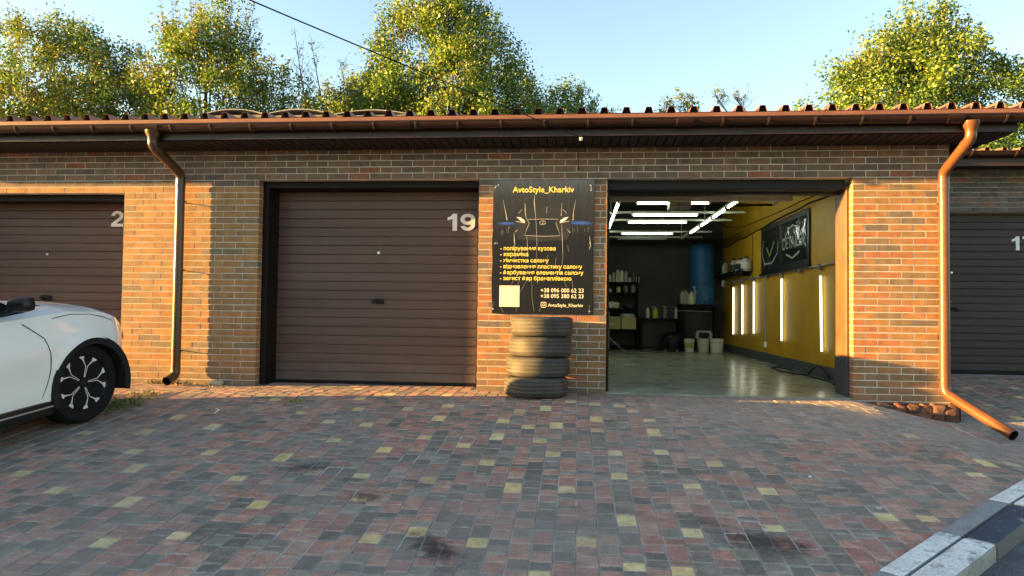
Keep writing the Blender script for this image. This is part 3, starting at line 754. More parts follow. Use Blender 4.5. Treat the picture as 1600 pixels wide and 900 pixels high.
printed('+38 096 000 62 23', 846, 912.5, 456.8, 'print_cream', .010); printed('+38 095 380 62 23', 846, 912.5, 465.6, 'print_cream', .010)
printed('AvtoStyle_Kharkiv', 857.5, 912, 479.2, 'print_cream', .008)
def stroke(pts, w, m_, name='print_line', y=SY-.0014):
    mb = MB(); ws = w if isinstance(w, (list, tuple)) else [w]*len(pts); P = [Vector((bx(a), bz(b))) for a, b in pts]; vs_ = []
    for i, p in enumerate(P):
        t = (P[min(i+1, len(P)-1)]-P[max(i-1, 0)]).normalized(); nq = Vector((-t.y, t.x))*ws[i]/2
        vs_ += [(p.x+nq.x, y, p.y+nq.y), (p.x-nq.x, y, p.y-nq.y)]
    mb.add(vs_, [(2*i, 2*i+1, 2*i+3, 2*i+2) for i in range(len(P)-1)]); return mb.build(name, M[m_], PANEL)
MB().b2(bx(781.5), bx(813), SY-.0018, SY+.001, bz(480), bz(447)).build('label_square', M['print_cream'], PANEL)
# camera-in-a-square mark before the last line
ring = [(850.8+3.9*math.copysign(min(1, abs(math.cos(t))*1.25), math.cos(t)), 476.3+3.9*math.copysign(min(1, abs(math.sin(t))*1.25), math.sin(t))) for t in [k*math.pi/12 for k in range(25)]]
stroke(ring, .0065, 'print_cream', 'mark'); stroke([(850.8+1.7*math.cos(k*math.pi/8), 476.3+1.7*math.sin(k*math.pi/8)) for k in range(17)], .006, 'print_cream', 'mark')
plainmat('print_dark', (.022, .021, .021), .35); plainmat('print_darker', (.008, .008, .009), .3)
def patch(pts, m_, y):
    P_ = [(760+u/6.922, 270+v/6.922) for u, v in pts]
    MB().add([(bx(a), y, bz(b)) for a, b in P_], [tuple(range(len(P_)))]).build('print_patch', M[m_], PANEL)
patch([(345, 430), (420, 385), (520, 365), (710, 365), (815, 385), (878, 430), (905, 500), (915, 640), (870, 725), (600, 745), (350, 725), (305, 640), (318, 500)], 'print_dark', SY-.0004)
patch([(445, 512), (772, 510), (752, 545), (795, 680), (420, 678), (462, 550)], 'print_darker', SY-.0007)
patch([(330, 482), (372, 486), (412, 516), (418, 540), (372, 524)], 'print_white', SY-.0008); patch([(886, 482), (845, 486), (803, 516), (797, 540), (845, 524)], 'print_white', SY-.0008)
# printed car front: grille, lamps, bonnet creases, light streaks
def zp(u, v): return 760+u/6.922, 270+v/6.922
def zs(pts, w, m_, name='print_line', y=SY-.0014): return stroke([zp(*p) for p in pts], w, m_, name, y)
zs([(440, 508), (610, 502), (775, 505), (750, 545), (775, 610), (800, 683), (610, 690), (415, 680), (440, 610), (465, 550), (440, 508)], .0055, 'print_pale')
zs([(325, 480), (370, 490), (410, 520), (420, 545), (318, 528)], [.003, .005, .006, .005, .003], 'print_white'); zs([(890, 480), (840, 492), (800, 520), (792, 545), (895, 525)], [.003, .005, .006, .005, .003], 'print_white')
zs([(345, 445), (360, 425), (385, 398)], .009, 'print_grey'); zs([(868, 442), (850, 420), (828, 398)], .009, 'print_grey')
ring = [(608+32*math.cos(k*math.pi/10), 543+22*math.sin(k*math.pi/10)) for k in range(21)]
zs(ring, .0055, 'print_pale', 'emblem'); zs([(620, 525), (600, 552), (632, 552)], .006, 'print_pale', 'emblem')
for k, (a, b, c, w) in enumerate(((110, 305, 548, .020), (135, 300, 566, .008), (920, 1150, 548, .022), (915, 1120, 530, .008), (925, 1140, 566, .006))):
    zs([(a, c), ((a+b)/2, c-2), (b, c)], [.003, w, w*.6] if a < 500 else [w*.6, w, .003], 'print_blue', 'print_streak', SY-.0012)
for pts, w in (([(175, 290), (200, 400), (222, 515)], [.002, .007, .013]), ([(415, 335), (420, 430), (432, 510)], [.006, .010, .004]), ([(518, 240), (516, 330), (532, 470)], [.003, .012, .004]), ([(532, 470), (545, 640), (550, 790)], .0035), ([(815, 335), (808, 470)], [.003, .007]), ([(965, 290), (940, 420), (935, 520)], [.002, .006, .010]), ([(815, 560), (822, 700), (830, 890)], [.003, .006, .003]), ([(655, 370), (650, 440)], .004), ([(300, 650), (305, 740), (310, 790)], [.003, .013, .002]), ([(315, 640), (340, 618)], [.010, .003]), ([(905, 650), (875, 612)], [.010, .003]), ([(1115, 690), (1125, 790), (1110, 830)], [.004, .010, .003]), ([(1130, 140), (1125, 200)], [.004, .012]), ([(85, 165), (100, 140)], .012), ([(95, 770), (125, 765)], .016), ([(440, 690), (455, 890)], .003)):
    zs(pts, w, 'print_pale', 'print_streak', SY-.0011)
for k in range(16):
    u = rr.uniform(150, 290) if k % 2 else rr.uniform(930, 1110); v = rr.uniform(575, 640); zs([(u, v), (u+rr.uniform(-6, 6), v+rr.uniform(20, 70))], [.004, .001], 'print_grey', 'print_streak', SY-.0011)
def z3(u, v): return 760+u/7.5, 380+v/7.5
def scr(pts, w, m_='print_grey'): stroke([z3(*p) for p in pts], w, m_, 'scratch', SY-.0010)
for pts in ([(330, 0), (335, 120), (330, 240)], [(595, 0), (590, 170), (605, 380), (610, 480)], [(895, 0), (900, 130), (890, 300)], [(480, 440), (410, 575)], [(540, 440), (545, 640), (570, 800)], [(920, 450), (950, 520)], [(1010, 430), (1020, 520)], [(325, 440), (300, 490)], [(400, 430), (370, 500)], [(820, 170), (815, 270)], [(480, 0), (490, 170)], [(720, 140), (725, 260)], [(365, 760), (360, 800)], [(170, 750), (210, 815)], [(640, 750), (640, 805)], [(1215, 720), (1208, 820)], [(90, 700), (78, 780)], [(955, 30), (968, 100)]):
    scr(pts, .0035)
for px, py in ((778, 289), (922, 290), (774, 381), (922, 380), (772, 484), (922, 486)):
    MB().lathe([(0, -.006), (.009, -.004), (.011, .001)], (bx(px), SY-.0005, bz(py)), 'Y', 10).build('screw', M['steel'], S, smooth=True)

# ================================================================== TYRE STACK
def tyre_mesh(R_=.345, W=.205, rin=.215, name='tyre'):
    h = W/2; prof = []
    tread = [(R_-.020, -h+.006), (R_-.006, -h+.022)]
    tread += [(R_-.001, -.066), (R_-.012, -.064), (R_-.012, -.056), (R_, -.054), (R_, -.026), (R_-.012, -.024), (R_-.012, -.016), (R_, -.014), (R_, .014), (R_-.012, .016), (R_-.012, .024), (R_, .026), (R_, .054), (R_-.012, .056), (R_-.012, .064), (R_-.001, .066)]
    tread += [(R_-.006, h-.022), (R_-.020, h-.006)]
    side_t = [(R_-.038, h), (R_-.08, h+.006), (rin+.03, h-.006), (rin+.004, h-.018), (rin, h-.03)]
    side_b = [(r, -z) for r, z in side_t[::-1]]
    prof = side_b+tread+side_t+[(rin+.012, 0.06), (R_-.05, .05), (R_-.03, 0), (R_-.05, -.05), (rin+.012, -.06), side_b[0]]
    mb = MB(); seg = 72; n = len(prof); vs_ = []
    for k in range(seg):
        q = 2*math.pi*k/seg
        for i, (r, z) in enumerate(prof):
            rr_ = r
            if len(side_b) <= i < len(side_b)+len(tread):
                if abs(z) > .058 and k % 2 == 0: rr_ = r-.006
            vs_.append((rr_*math.cos(q), rr_*math.sin(q), z))
    fs = [(k*n+i, ((k+1) % seg)*n+i, ((k+1) % seg)*n+i+1, k*n+i+1) for k in range(seg) for i in range(n-1)]
    mb.add(vs_, fs); return mb
tz = .02; TL = [('worn car tyre lying flat on the pavers at the bottom of the stack', .505, -.385, .349), ('worn car tyre lying second from the ground in the stack', .523, -.378, .346), ('worn car tyre lying third from the ground in the stack', .545, -.372, .345), ('worn car tyre on top of the stack under the advertising board', .562, -.372, .343)]
for i, (lb, x, y, r_) in enumerate(TL):
    o = tyre_mesh(r_, .203).build('tyre', M['tyre'], smooth=35); o.location = (x, y, tz+.109); tz += .2155
    o.rotation_euler = (R(rr.uniform(-.6, .6)), R(rr.uniform(-.6, .6)), i*1.1); tag(o, lb, 'tyre', 'stack of worn tyres by the pillar')

# ================================================================== WHITE CAR
CARP = onG(133, 664); HEAD = math.pi/2+R(-8.0)
car = empty('parked_car', (0, 0, 0), 0, 'white electric crossover car parked nose-in towards the brown garage door', 'car')
AX = .80   # half track (outer tyre face)
hx_, hy_ = math.cos(HEAD), math.sin(HEAD)
# right-hand front wheel's outer face stands at CARP; car origin = centre of front axle on the ground
rx_, ry_ = hy_, -hx_           # car's right
org = Vector((CARP.x-rx_*.84, CARP.y-ry_*.84+.03, 0)); tilt = math.atan(.11*hy_)
org.z = ground_z(org.x, org.y)
car.location = org; car.rotation_euler = Matrix.Rotation(HEAD, 3, 'Z').to_euler()
car.rotation_euler = (Matrix.Rotation(HEAD, 3, 'Z') @ Matrix.Rotation(-tilt, 3, 'Y')).to_euler()
WR = .368; ARCH = .425; XN, XT = .66, -3.80
def interp(tab, x):
    if x <= tab[0][0]: return tab[0][1]
    for (a, b), (c, d) in zip(tab, tab[1:]):
        if x <= c: t = (x-a)/(c-a); t = t*t*(3-2*t)*.5+t*.5; return b+(d-b)*t
    return tab[-1][1]
TOPT = [(-3.8, .98), (-3.5, 1.10), (-2.9, 1.10), (-2.0, 1.05), (-1.0, 1.06), (-.55, 1.075), (-.2, 1.085), (.2, 1.04), (.40, .97), (.52, .885), (.61, .77), (.66, .60)]
HALF = [(-3.8, .62), (-3.6, .80), (-3.2, .90), (-2.6, .925), (-1.5, .935), (-.6, .935), (0, .93), (.32, .895), (.5, .80), (.61, .64), (.66, .50)]
def arch_z(x):
    z = .275
    for c in (0., -2.9):
        d = abs(x-c)
        if d < ARCH: z = max(z, .355+math.sqrt(ARCH*ARCH-d*d)*1.0)
        elif d < ARCH+.0: pass
    return z
cols = sorted(set([round(XT+i*.1, 3) for i in range(47)]+[round(c+ARCH*math.sin(a*math.pi/24), 4) for c in (0., -2.9) for a in range(-12, 13)]+[c+s*(ARCH+.004) for c in (0., -2.9) for s in (-1, 1)]))
cols = [c for c in cols if XT <= c <= XN]
if cols[-1] < XN: cols.append(XN)
NS, NT = 12, 8
body = MB(); n_ = 2*(NS+1)+2*NT-1
def station(x):
    zt = interp(TOPT, x); hw = interp(HALF, x); zb = min(arch_z(x), zt-.10); pts = []
    for k in range(NS+1):
        t = k/NS; z = zb+(zt-.05-zb)*t
        f = 1-.075*max(0, (z-.72)/.35)**1.6 - .055*max(0, (.62-z)/.4)**1.3
        f += .012*math.exp(-((z-.74)/.05)**2) - .012*math.exp(-((z-.5)/.1)**2)
        for c in (0., -2.9):      # flared wheel arch
            d = math.hypot(x-c, z-.355)
            f += .022*math.exp(-((d-ARCH)/.06)**2)
        pts.append((hw*f, z))
    y0, z0 = pts[-1]
    top = []
    for k in range(1, NT+1):
        t = k/NT; top.append((y0*(1-t), z0+(.05+.045*sstep(-3.8, .3, x))*math.sin(min(1, t*1.0)*math.pi/2)**.6))
    return pts+top
for x in cols:
    st = station(x)
    ring = [(x, -y, z) for y, z in st]+[(x, y, z) for y, z in st[:-1][::-1]]
    body.v += ring
n_ = len(body.v)//len(cols)
for i in range(len(cols)-1):
    for k in range(n_-1): a = i*n_+k; body.f.append((a, a+1, a+n_+1, a+n_)); body.c.append(None)
body.f.append(tuple(range((len(cols)-1)*n_, len(cols)*n_))); body.c.append(None); body.f.append(tuple(range(n_))[::-1]); body.c.append(None)
CB = body.build('body', M['car_white'], car, smooth=32, local=True)
# wheel-well liners and underbody
M['liner'] = mat('wheel_liner', (.010, .010, .010), .9, var=0, grain=0)
ub = MB(); ub.b2(-3.6, -.45, -.78, .78, .19, .32); ub.b2(.44, .58, -.55, .55, .20, .5); ub.b2(-.43, .43, -.62, .62, .28, .9); ub.b2(-3.35, -2.45, -.60, .60, .28, .9)
ub.build('underbody', M['liner'], car, local=True)
for c in (0., -2.9):
    for s in (-1, 1):
        mb = MB(); seg = 24; vs_ = []; fs = []
        prof = [(ARCH-.055, .955), (ARCH+.012, .955), (ARCH+.012, .62), (ARCH-.02, .62)]; q0 = -.30
        for k in range(seg+1):
            q = q0+(math.pi-2*q0)*k/seg
            for r, y in prof: vs_.append((c+r*math.cos(q), s*y*(1 if c else .985), .355+r*math.sin(q)))
        for k in range(seg):
            for i in range(4): fs.append((k*4+i, k*4+(i+1) % 4, (k+1)*4+(i+1) % 4, (k+1)*4+i))
        mb.add(vs_, fs); mb.build('arch_trim', M['liner'], car, smooth=True, local=True)
for s in (-1, 1):
    sl = MB(); sl.box((-1.45, s*.875, .245), (2.06, .10, .12), None, None, .02); sl.build('sill', M['black'], car, smooth=True, local=True)
    MB().box((-1.45, s*.928, .262), (2.05, .006, .012)).build('sill_trim', M['silver'], car, local=True)
    # door shut line and fender crease as fine dark seams
    seam = []
    for k in range(11):
        z = .30+.68*k/10; xx = -.53-.10*math.sin(k/10*math.pi)*-1+(-.11 if k > 8 else 0)*(k-8)/2
        st = station(xx); y = min(st[:NS+1], key=lambda p: abs(p[1]-z))[0]
        seam.append((xx, s*(y+.0015), z))
    MB().tube(seam, .0035, 5).build('door_gap', M['liner'], car, local=True)
    # bonnet shut line over the wing
    hl = []
    for xx in (-.35, -.15, .05, .2, .3, .38):
        st = station(xx); y, z = st[NS-1 if xx < .1 else NS-2]; hl.append((xx, s*(y+.002), z+.002))
    MB().tube(hl, .003, 5).build('bonnet_gap', M['liner'], car, local=True)
    MB().box((-1.62, s*.945, .80), (.22, .02, .03), None, None, .008).build('door_handle', M['car_white'], car, local=True)
# greenhouse
gh = MB(); GT = [(-3.55, .80, 1.12, 1.16), (-3.2, .79, 1.10, 1.36), (-2.5, .78, 1.08, 1.50), (-1.8, .79, 1.05, 1.545), (-1.3, .79, 1.05, 1.52), (-1.0, .79, 1.06, 1.36), (-.50, .77, 1.05, 1.075)]
for x, hw, zb, zt in GT:
    for s in (-1, 1):
        pass
    ring = [(x, -hw-.02, zb-.02), (x, -hw+.05*(zt-zb), zb+(zt-zb)*.5), (x, -hw+.36*(zt-zb), zt-.02), (x, -.3, zt+.012), (x, .3, zt+.012), (x, hw-.36*(zt-zb), zt-.02), (x, hw-.05*(zt-zb), zb+(zt-zb)*.5), (x, hw+.02, zb-.02)]
    gh.v += ring
for i in range(len(GT)-1):
    for k in range(7): a = i*8+k; gh.f.append((a, a+1, a+9, a+8)); gh.c.append(None)
gh.build('glasshouse', M['glass_dark'], car, smooth=50, local=True)
rf = MB()
for x, hw, zb, zt in GT[1:6]:
    rf.v += [(x, -hw+.34*(zt-zb), zt+.0), (x, -.3, zt+.028), (x, .3, zt+.028), (x, hw-.34*(zt-zb), zt+.0)]
for i in range(4):
    for k in range(3): a = i*4+k; rf.f.append((a, a+1, a+5, a+4)); rf.c.append(None)
rf.build('roof', M['car_white'], car, smooth=60, local=True)
for s in (-1, 1):
    mb = MB(); mb.tube([(-.74, s*.80, 1.07), (-.72, s*.93, 1.11)], .02, 8); mb.build('mirror_stem', M['black'], car, smooth=True, local=True)
    mr = MB().box((-.70, s*.965, 1.145), (.12, .19, .11), None, None, .045).build('mirror', M['black'], car, smooth=True, local=True)
    MB().box((-.695, s*.965, 1.180), (.10, .165, .05), None, None, .022).build('mirror_cap', M['black'], mr, smooth=True, local=True)
    MB().box((-.628, s*.995, 1.135), (.012, .17, .014), None, None, .003).build('indicator', M['silver'], mr, smooth=True, local=True)
    MB().box((.50, s*.62, .72), (.16, .30, .07), Matrix.Rotation(s*-.75, 3, 'Z'), None, .02).build('headlight', M['glass_dark'], car, smooth=True, local=True)
    MB().box((-3.76, s*.5, .92), (.05, .5, .04), None, None, .01).build('tail_light', plainmat('tail_red', (.3, .01, .01), .3), car, local=True)
MB().box((.56, 0, .36), (.18, 1.0, .16), None, None, .03).build('lower_grille', M['black'], car, smooth=True, local=True)
M['white_alloy'] = mat('bright_alloy', (.70, .70, .70), .4, metal=.2, var=.05)
def wheel(x, s, steer):
    Wm = Matrix.Translation((x, s*.735, WR+.002)) @ Matrix.Rotation(steer, 4, 'Z')
    def L(mb): mb.v = [tuple(Wm @ Vector(v)) for v in mb.v]; return mb
    t = MB(); r = WR; h = .118
    t.lathe([(.245, h-.03), (.25, h-.006), (.29, h+.002), (r-.035, h-.004), (r-.012, h-.022), (r, h-.045), (r, .03), (r-.007, .028), (r-.007, .020), (r, .018), (r, -.018), (r-.007, -.020), (r-.007, -.028), (r, -.03), (r, -h+.045), (r-.012, -h+.022), (r-.035, -h+.004), (.25, -h+.006), (.245, -h+.03)], (0, 0, 0), 'Y', 48)
    TY = L(t).build('wheel', M['car_tyre'], car, smooth=35, local=True)
    o_ = s*(h-.022)
    b = MB().lathe([(0, o_-s*.03), (.10, o_-s*.03), (.20, o_-s*.055), (.228, o_-s*.02), (.247, o_+s*.010), (.250, o_-s*.02), (.250, -o_)], (0, 0, 0), 'Y', 48)
    L(b).build('rim', M['black'], TY, smooth=35, local=True)
    for k in range(5):
        q = math.pi/2+.33+k*2*math.pi/5
        def pt(r_, a, d): return Vector((r_*math.cos(q+a), o_-s*d, r_*math.sin(q+a)))
        pl = MB(); P_ = [(.03, -.5), (.03, .5), (.10, .34), (.19, .36), (.236, .30), (.236, -.30), (.19, -.36), (.10, -.34)]
        vs_ = [pt(a, b_, .012) for a, b_ in P_]+[pt(a, b_, .03) for a, b_ in P_]; m8 = len(P_)
        pl.add(vs_, [tuple(range(m8)), tuple(range(2*m8-1, m8-1, -1))]+[(i, (i+1) % m8, m8+(i+1) % m8, m8+i) for i in range(m8)])
        L(pl).build('spoke', M['black'], TY, local=True)
        # machined bright lines: a Y that opens into triangles at the rim
        q2 = q+math.pi/5
        def p2(r_, a): return Vector((r_*math.cos(q2+a), o_-s*.002, r_*math.sin(q2+a)))
        for sg in (-1, 1):
            poly = [(.055, .02*sg), (.055, .16*sg), (.125, .15*sg), (.20, .30*sg), (.243, .17*sg), (.243, .40*sg), (.205, .37*sg), (.115, .24*sg)]
            for quad in (((.05, .03), (.05, .12), (.15, .085), (.15, .05)), ((.15, .05), (.15, .085), (.215, .30), (.218, .235)), ((.210, .32), (.216, .20), (.246, .20), (.246, .44))):
                vs_ = [p2(a, b_*sg) for a, b_ in quad]; vs_ += [v+Vector((0, -s*.008, 0)) for v in vs_]
                y_ = MB().add(vs_, [(0, 1, 2, 3), (7, 6, 5, 4), (0, 4, 5, 1), (1, 5, 6, 2), (2, 6, 7, 3), (3, 7, 4, 0)]); L(y_).build('bright_line', M['white_alloy'], TY, local=True)
    cp = MB().lathe([(0, o_-s*.004), (.028, o_-s*.004), (.032, o_-s*.014), (.032, o_-s*.03)], (0, 0, 0), 'Y', 20); L(cp).build('hub_cap', M['black'], TY, smooth=True, local=True)
STEER = R(-4)
for x, s, st in ((0, -1, STEER), (0, 1, STEER), (-2.9, -1, 0), (-2.9, 1, 0)): wheel(x, s, st)

# ================================================================== INSIDE THE OPEN BAY: THINGS
# light frame under the ceiling
LZ = 2.585
fr = empty('light_frame', (2.4, 5, LZ), 0, 'thin grey metal frame carrying the ceiling tubes', 'frame')
YR = [2.55, 3.85, 4.85, 6.75, 7.85]
for xx in (1.55, 3.25): MB().b2(xx-.02, xx+.02, 2.2, 8.0, LZ+.012, LZ+.04).build('rail', M['steel_paint'], fr)
for yy in YR: MB().b2(1.1, 3.7, yy-.02, yy+.02, LZ+.014, LZ+.046).build('cross_rail', M['steel_paint'], fr)
for xx in (1.55, 3.25):
    for yy in (2.3, 5., 7.9): MB().b2(xx-.006, xx+.006, yy-.006, yy+.006, LZ+.03, ceilz(yy)+.01).build('hanger', M['steel_paint'], fr)
def tube_light(p, q, label, group, on=True, m_='lamp_on', r=.017, housing=True):
    p, q = Vector(p), Vector(q); d = (q-p).normalized(); t = empty('tube_light', p, 0, label, 'tube light', group)
    MB().tube([p+d*.03, q-d*.03], r, 10).build('tube', M[m_ if on else 'lamp_off'], t, smooth=60)
    MB().tube([p, p+d*.03], r*1.15, 10).build('end_cap', M['rag'], t, smooth=60); MB().tube([q-d*.03, q], r*1.15, 10).build('end_cap', M['rag'], t, smooth=60)
    if housing:
        c = (p+q)/2; s = Vector((abs(d.x), abs(d.y), abs(d.z)))*(q-p).length
        MB().box(c+Vector((0, 0, r+.006)), (max(s.x, .05), max(s.y, .05), .010)).build('housing', M['steel_paint'], t)
    return t
nm = ['first', 'second', 'third', 'fourth', 'fifth']
gi = 'tubes hanging under the ceiling'
for k, (yy, xa, xb) in enumerate(((2.55, 1.80, 2.90), (3.85, 1.84, 2.95), (4.85, 1.84, 2.92), (6.75, 1.84, 2.92), (7.85, 1.84, 2.92))):
    tube_light((xa, yy, LZ-.012), (xb, yy, LZ-.012), '%s %s tube across the ceiling frame, counted from the door' % (nm[k], 'lit' if k < 4 else 'unlit'), gi, k < 4)
for k in range(4):
    ya = 2.5+1.22*k; tube_light((1.55, ya, LZ-.012), (1.55, ya+1.08, LZ-.012), '%s lit tube along the left rail of the ceiling frame, from the door' % nm[k], gi)
for k in range(5):
    ya = 1.95+1.2*k
    if k == 4: tube_light((3.25, ya, LZ-.012), (3.25, ya+1.05, LZ-.012), 'unlit tube along the right rail of the ceiling frame', gi, False)
    else: tube_light((3.25, ya, LZ-.012), (3.25, ya+1.05, LZ-.012), '%s lit tube along the right rail of the ceiling frame, from the door' % nm[k], gi)
# door opener motor hiding part of the first tube
op = empty('door_opener', (2.45, 2.2, 2.45), 0, 'pale boxy motor unit hanging in front of the first ceiling tube', 'motor')
MB().b2(2.25, 2.36, 2.1, 2.4, 2.44, 2.55, bev=.01).build('housing', M['steel_paint'], op); MB().b2(2.37, 2.56, 2.12, 2.38, 2.45, 2.56, bev=.01).build('cover', M['rag'], op); MB().b2(2.3, 2.33, 2.2, 2.3, 2.55, ceilz(2.25)+.01).build('bracket', M['steel'], op)
arm = empty('overhead_mechanism', (3.4, .9, 2.2), 0, 'bent metal door arm under the ceiling beside the ochre wall', 'arm')
A1, A2, A3 = onY(1150, 321, 1.2), onY(1208, 320, 1.2), onY(1228, 305, 1.0)
MB().tube([A1, A2], .016, 6).build('bar', M['matte_black'], arm); MB().tube([A2, A3, onY(1244, 300, .9)], .02, 6).build('lever', M['steel_paint'], arm); MB().box(onY(1211, 313, 1.2), (.055, .04, .10)).build('plate', M['steel_paint'], arm)
# wall tubes
wt = [(1146, 447, 524), (1160, 443, 524), (1178, 438, 523), (1221.5, 433, 535), (1282, 428, 552)]
for k, (px, ya, yb) in enumerate(wt):
    a = onX(px, ya, XW-.045); b = onX(px, yb, XW-.045); b.y = a.y-(.05 if k == 4 else 0)
    tube_light(b, a, '%s upright lit tube on the ochre wall, counted from the back' % nm[k], 'upright tubes on the ochre wall', m_='lamp_side', r=.015, housing=False)
# conduit
cdt = empty('conduit_pipe', (XW, 5, 1.64), 0, 'pale plastic conduit pipe running along the ochre wall above the tubes', 'pipe')
RZ = 1.645
MB().tube([(XW-.03, .6, RZ), (XW-.03, 9.3, RZ)], .0125, 8).build('pipe', M['rag'], cdt, smooth=60)
for px, y_ in ((1146, 440), (1160, 438), (1178, 435), (1198, 430), (1221, 424), (1250, 421), (1282, 416)):
    p = onX(px, y_, XW-.03); MB().box((XW-.035, p.y, RZ-.02), (.04, .07, .085), None, None, .006).build('clip', M['plaster'], cdt)
p = onX(1196, 480, XW-.03); MB().tube([(XW-.03, p.y, RZ), (XW-.03, p.y, .40)], .011, 8).build('drop_pipe', M['rag'], cdt, smooth=60)
MB().box((XW-.03, p.y, .37), (.05, .09, .10), None, None, .008).build('socket', M['white_paint'], cdt)
MB().box((XW-.04, 9.15, 1.80-.15), (.06, .12, .16), None, None, .008).build('switch_box', M['white_paint'], cdt)
def cable(name, pts, r, label, X=XW-.012):
    P = [onX(a, b, X) for a, b in pts]; o = MB().tube(P, r, 6).build(name, M['matte_black'], None, smooth=True); return tag(o, label, 'cable')
cable('wall_cable', [(1127, 388), (1140, 384), (1150, 377), (1165, 371), (1180, 362), (1193, 356), (1210, 345), (1230, 335), (1250, 326), (1265, 317), (1285, 310), (1304, 303)], .014, 'thick black cable running crookedly above the dark window on the ochre wall')
cable('wall_cable', [(1121, 346), (1135, 355), (1150, 356), (1165, 353), (1190, 343), (1220, 330), (1250, 315), (1285, 301)], .008, 'thin sagging black cable high on the ochre wall')
cable('wall_cable', [(1176, 366), (1176.2, 395), (1176, 423)], .006, 'short thin cable hanging down beside the bottle shelf')
# dark window
wn = empty('dark_window', (XW, 4.1, 1.73), 0, 'black framed double window covered with glossy dark film on the ochre wall', 'window')
wa = onX(1193, 424, XW); wb = onX(1265, 408, XW); y1, y0 = wa.y, wb.y; z0, z1 = 1.735, 2.52
ym = y1-(y1-y0)*.46
WF = MB().b2(XW-.03, XW-.002, y0-.06, y1+.06, z0-.05, z1+.04, bev=.004).build('frame', M['black'], wn)
def film(name, col):
    m_ = mat(name, col, .14, var=.4, scale=5, bump=1.0, bscale=5, grain=0, spec=.7); [x for x in m_.node_tree.nodes if x.type == 'BUMP'][0].inputs['Distance'].default_value = .02; return m_
M['film'] = film('dark_film', (.016, .02, .018))
for a, b in ((y0+.04, ym-.06), (ym+.08, y1-.05)): MB().b2(XW-.038, XW-.031, a, b, z0+.05, z1-.05).build('pane', M['film'], wn)
MB().b2(XW-.07, XW-.002, y0-.1, y1+.08, z0-.085, z0-.052).build('sill', M['black'], wn)
plainmat('film_print', (.30, .31, .28), .4)
def wtext(s, ya, yb, z):
    me, w, h = text_mesh(s, None, ya-yb, M['film_print'], .01); o = put('lettering', me, wn); o.matrix_parent_inverse = WORLD[wn.name].inverted()
    o.location = (XW-.0395, ya, z); o.rotation_euler = (0, 0, -math.pi/2)
wtext('DETAILER', ym-.16, y0+.10, 2.02)
def wline(pts, w, c='film_print'):
    mb = MB(); P = [Vector(p) for p in pts]; vs_ = []
    for i, q in enumerate(P):
        t = (P[min(i+1, len(P)-1)]-P[max(i-1, 0)]).normalized(); nq = Vector((-t.y, t.x))*w/2
        vs_ += [(XW-.0392, q.x+nq.x, q.y+nq.y), (XW-.0392, q.x-nq.x, q.y-nq.y)]
    o = mb.add(vs_, [(2*i, 2*i+1, 2*i+3, 2*i+2) for i in range(len(P)-1)]).build('printed_line', M[c], wn)
yc = (ym+y0)/2; hw = (ym-y0)/2
wline([(yc+hw*.5, 1.93), (yc+.02, 1.85), (yc-hw*.5, 1.93)], .035); wline([(yc+hw*.6, 2.2), (yc+hw*.4, 2.32), (yc, 2.38), (yc-hw*.4, 2.32), (yc-hw*.6, 2.2)], .02)
yc2 = (ym+y1)/2; plainmat('film_olive', (.22, .20, .04), .4)
wline([(yc2+.45, 2.3), (yc2+.55, 2.05), (yc2+.4, 1.86), (yc2-.1, 1.85), (yc2-.45, 2.0), (yc2-.5, 2.2)], .03); wline([(yc2+.25, 2.15), (yc2+.05, 1.98), (yc2-.25, 2.22)], .05, 'film_olive')
# small shelf with spray bottles on the ochre wall
sh = empty('wall_shelf', (XW, 7.5, 1.80), 0, 'narrow black wall shelf holding bottles near the back of the ochre wall', 'shelf')
sa = onX(1130, 429, XW).y; sb = onX(1176, 423, XW).y
MB().b2(XW-.20, XW-.002, sb, sa, 1.775, 1.795).build('board', M['matte_black'], sh); MB().b2(XW-.20, XW-.19, sb, sa, 1.795, 1.84).build('lip', M['matte_black'], sh)
for y_ in (sb+.2, sa-.2): MB().b2(XW-.17, XW-.002, y_-.01, y_+.01, 1.70, 1.774).build('bracket', M['matte_black'], sh)
def bottle(p, r, h, col, label, spray=False, group='bottles', square=False, cap=(.03, .03, .03), band=None):
    t = empty('bottle', p, 0, label, 'bottle', group); p = Vector(p)
    key = 'bot_%.2f_%.2f_%.2f' % col
    if key not in M: plainmat(key, col, .4)
    kc = 'bot_%.2f_%.2f_%.2f' % cap
    if kc not in M: plainmat(kc, cap, .5)
    MB().lathe([(0, .001), (r*.95, .001), (r, .012), (r, h*.68), (r*.82, h*.78), (r*.36, h*.86), (r*.34, h*.90)], p, 'Z', 14).build('body', M[key], t, smooth=50)
    if spray:
        hd = MB().lathe([(r*.4, h*.88), (r*.4, h*.95), (r*.25, h*.97)], p, 'Z', 10); hd.box(p+Vector((-r*.35, 0, h*1.02)), (r*1.6, r*.55, h*.10), None, None, r*.12); hd.box(p+Vector((-r*.9, 0, h*.95)), (r*.2, r*.4, h*.10)); hd.build('spray_head', M[kc], t)
    else: MB().lathe([(0, h), (r*.40, h), (r*.42, h*.88)], p, 'Z', 12).build('cap', M[kc], t, smooth=50)
    if band: 
        kb = 'bot_%.2f_%.2f_%.2f' % band
        if kb not in M: plainmat(kb, band, .5)
        MB().lathe([(r*1.015, h*.2), (r*1.02, h*.21), (r*1.02, h*.58), (r*1.015, h*.59)], p, 'Z', 14).build('sticker', M[kb], t, smooth=50)
    return t
gw = 'bottles on the small wall shelf'
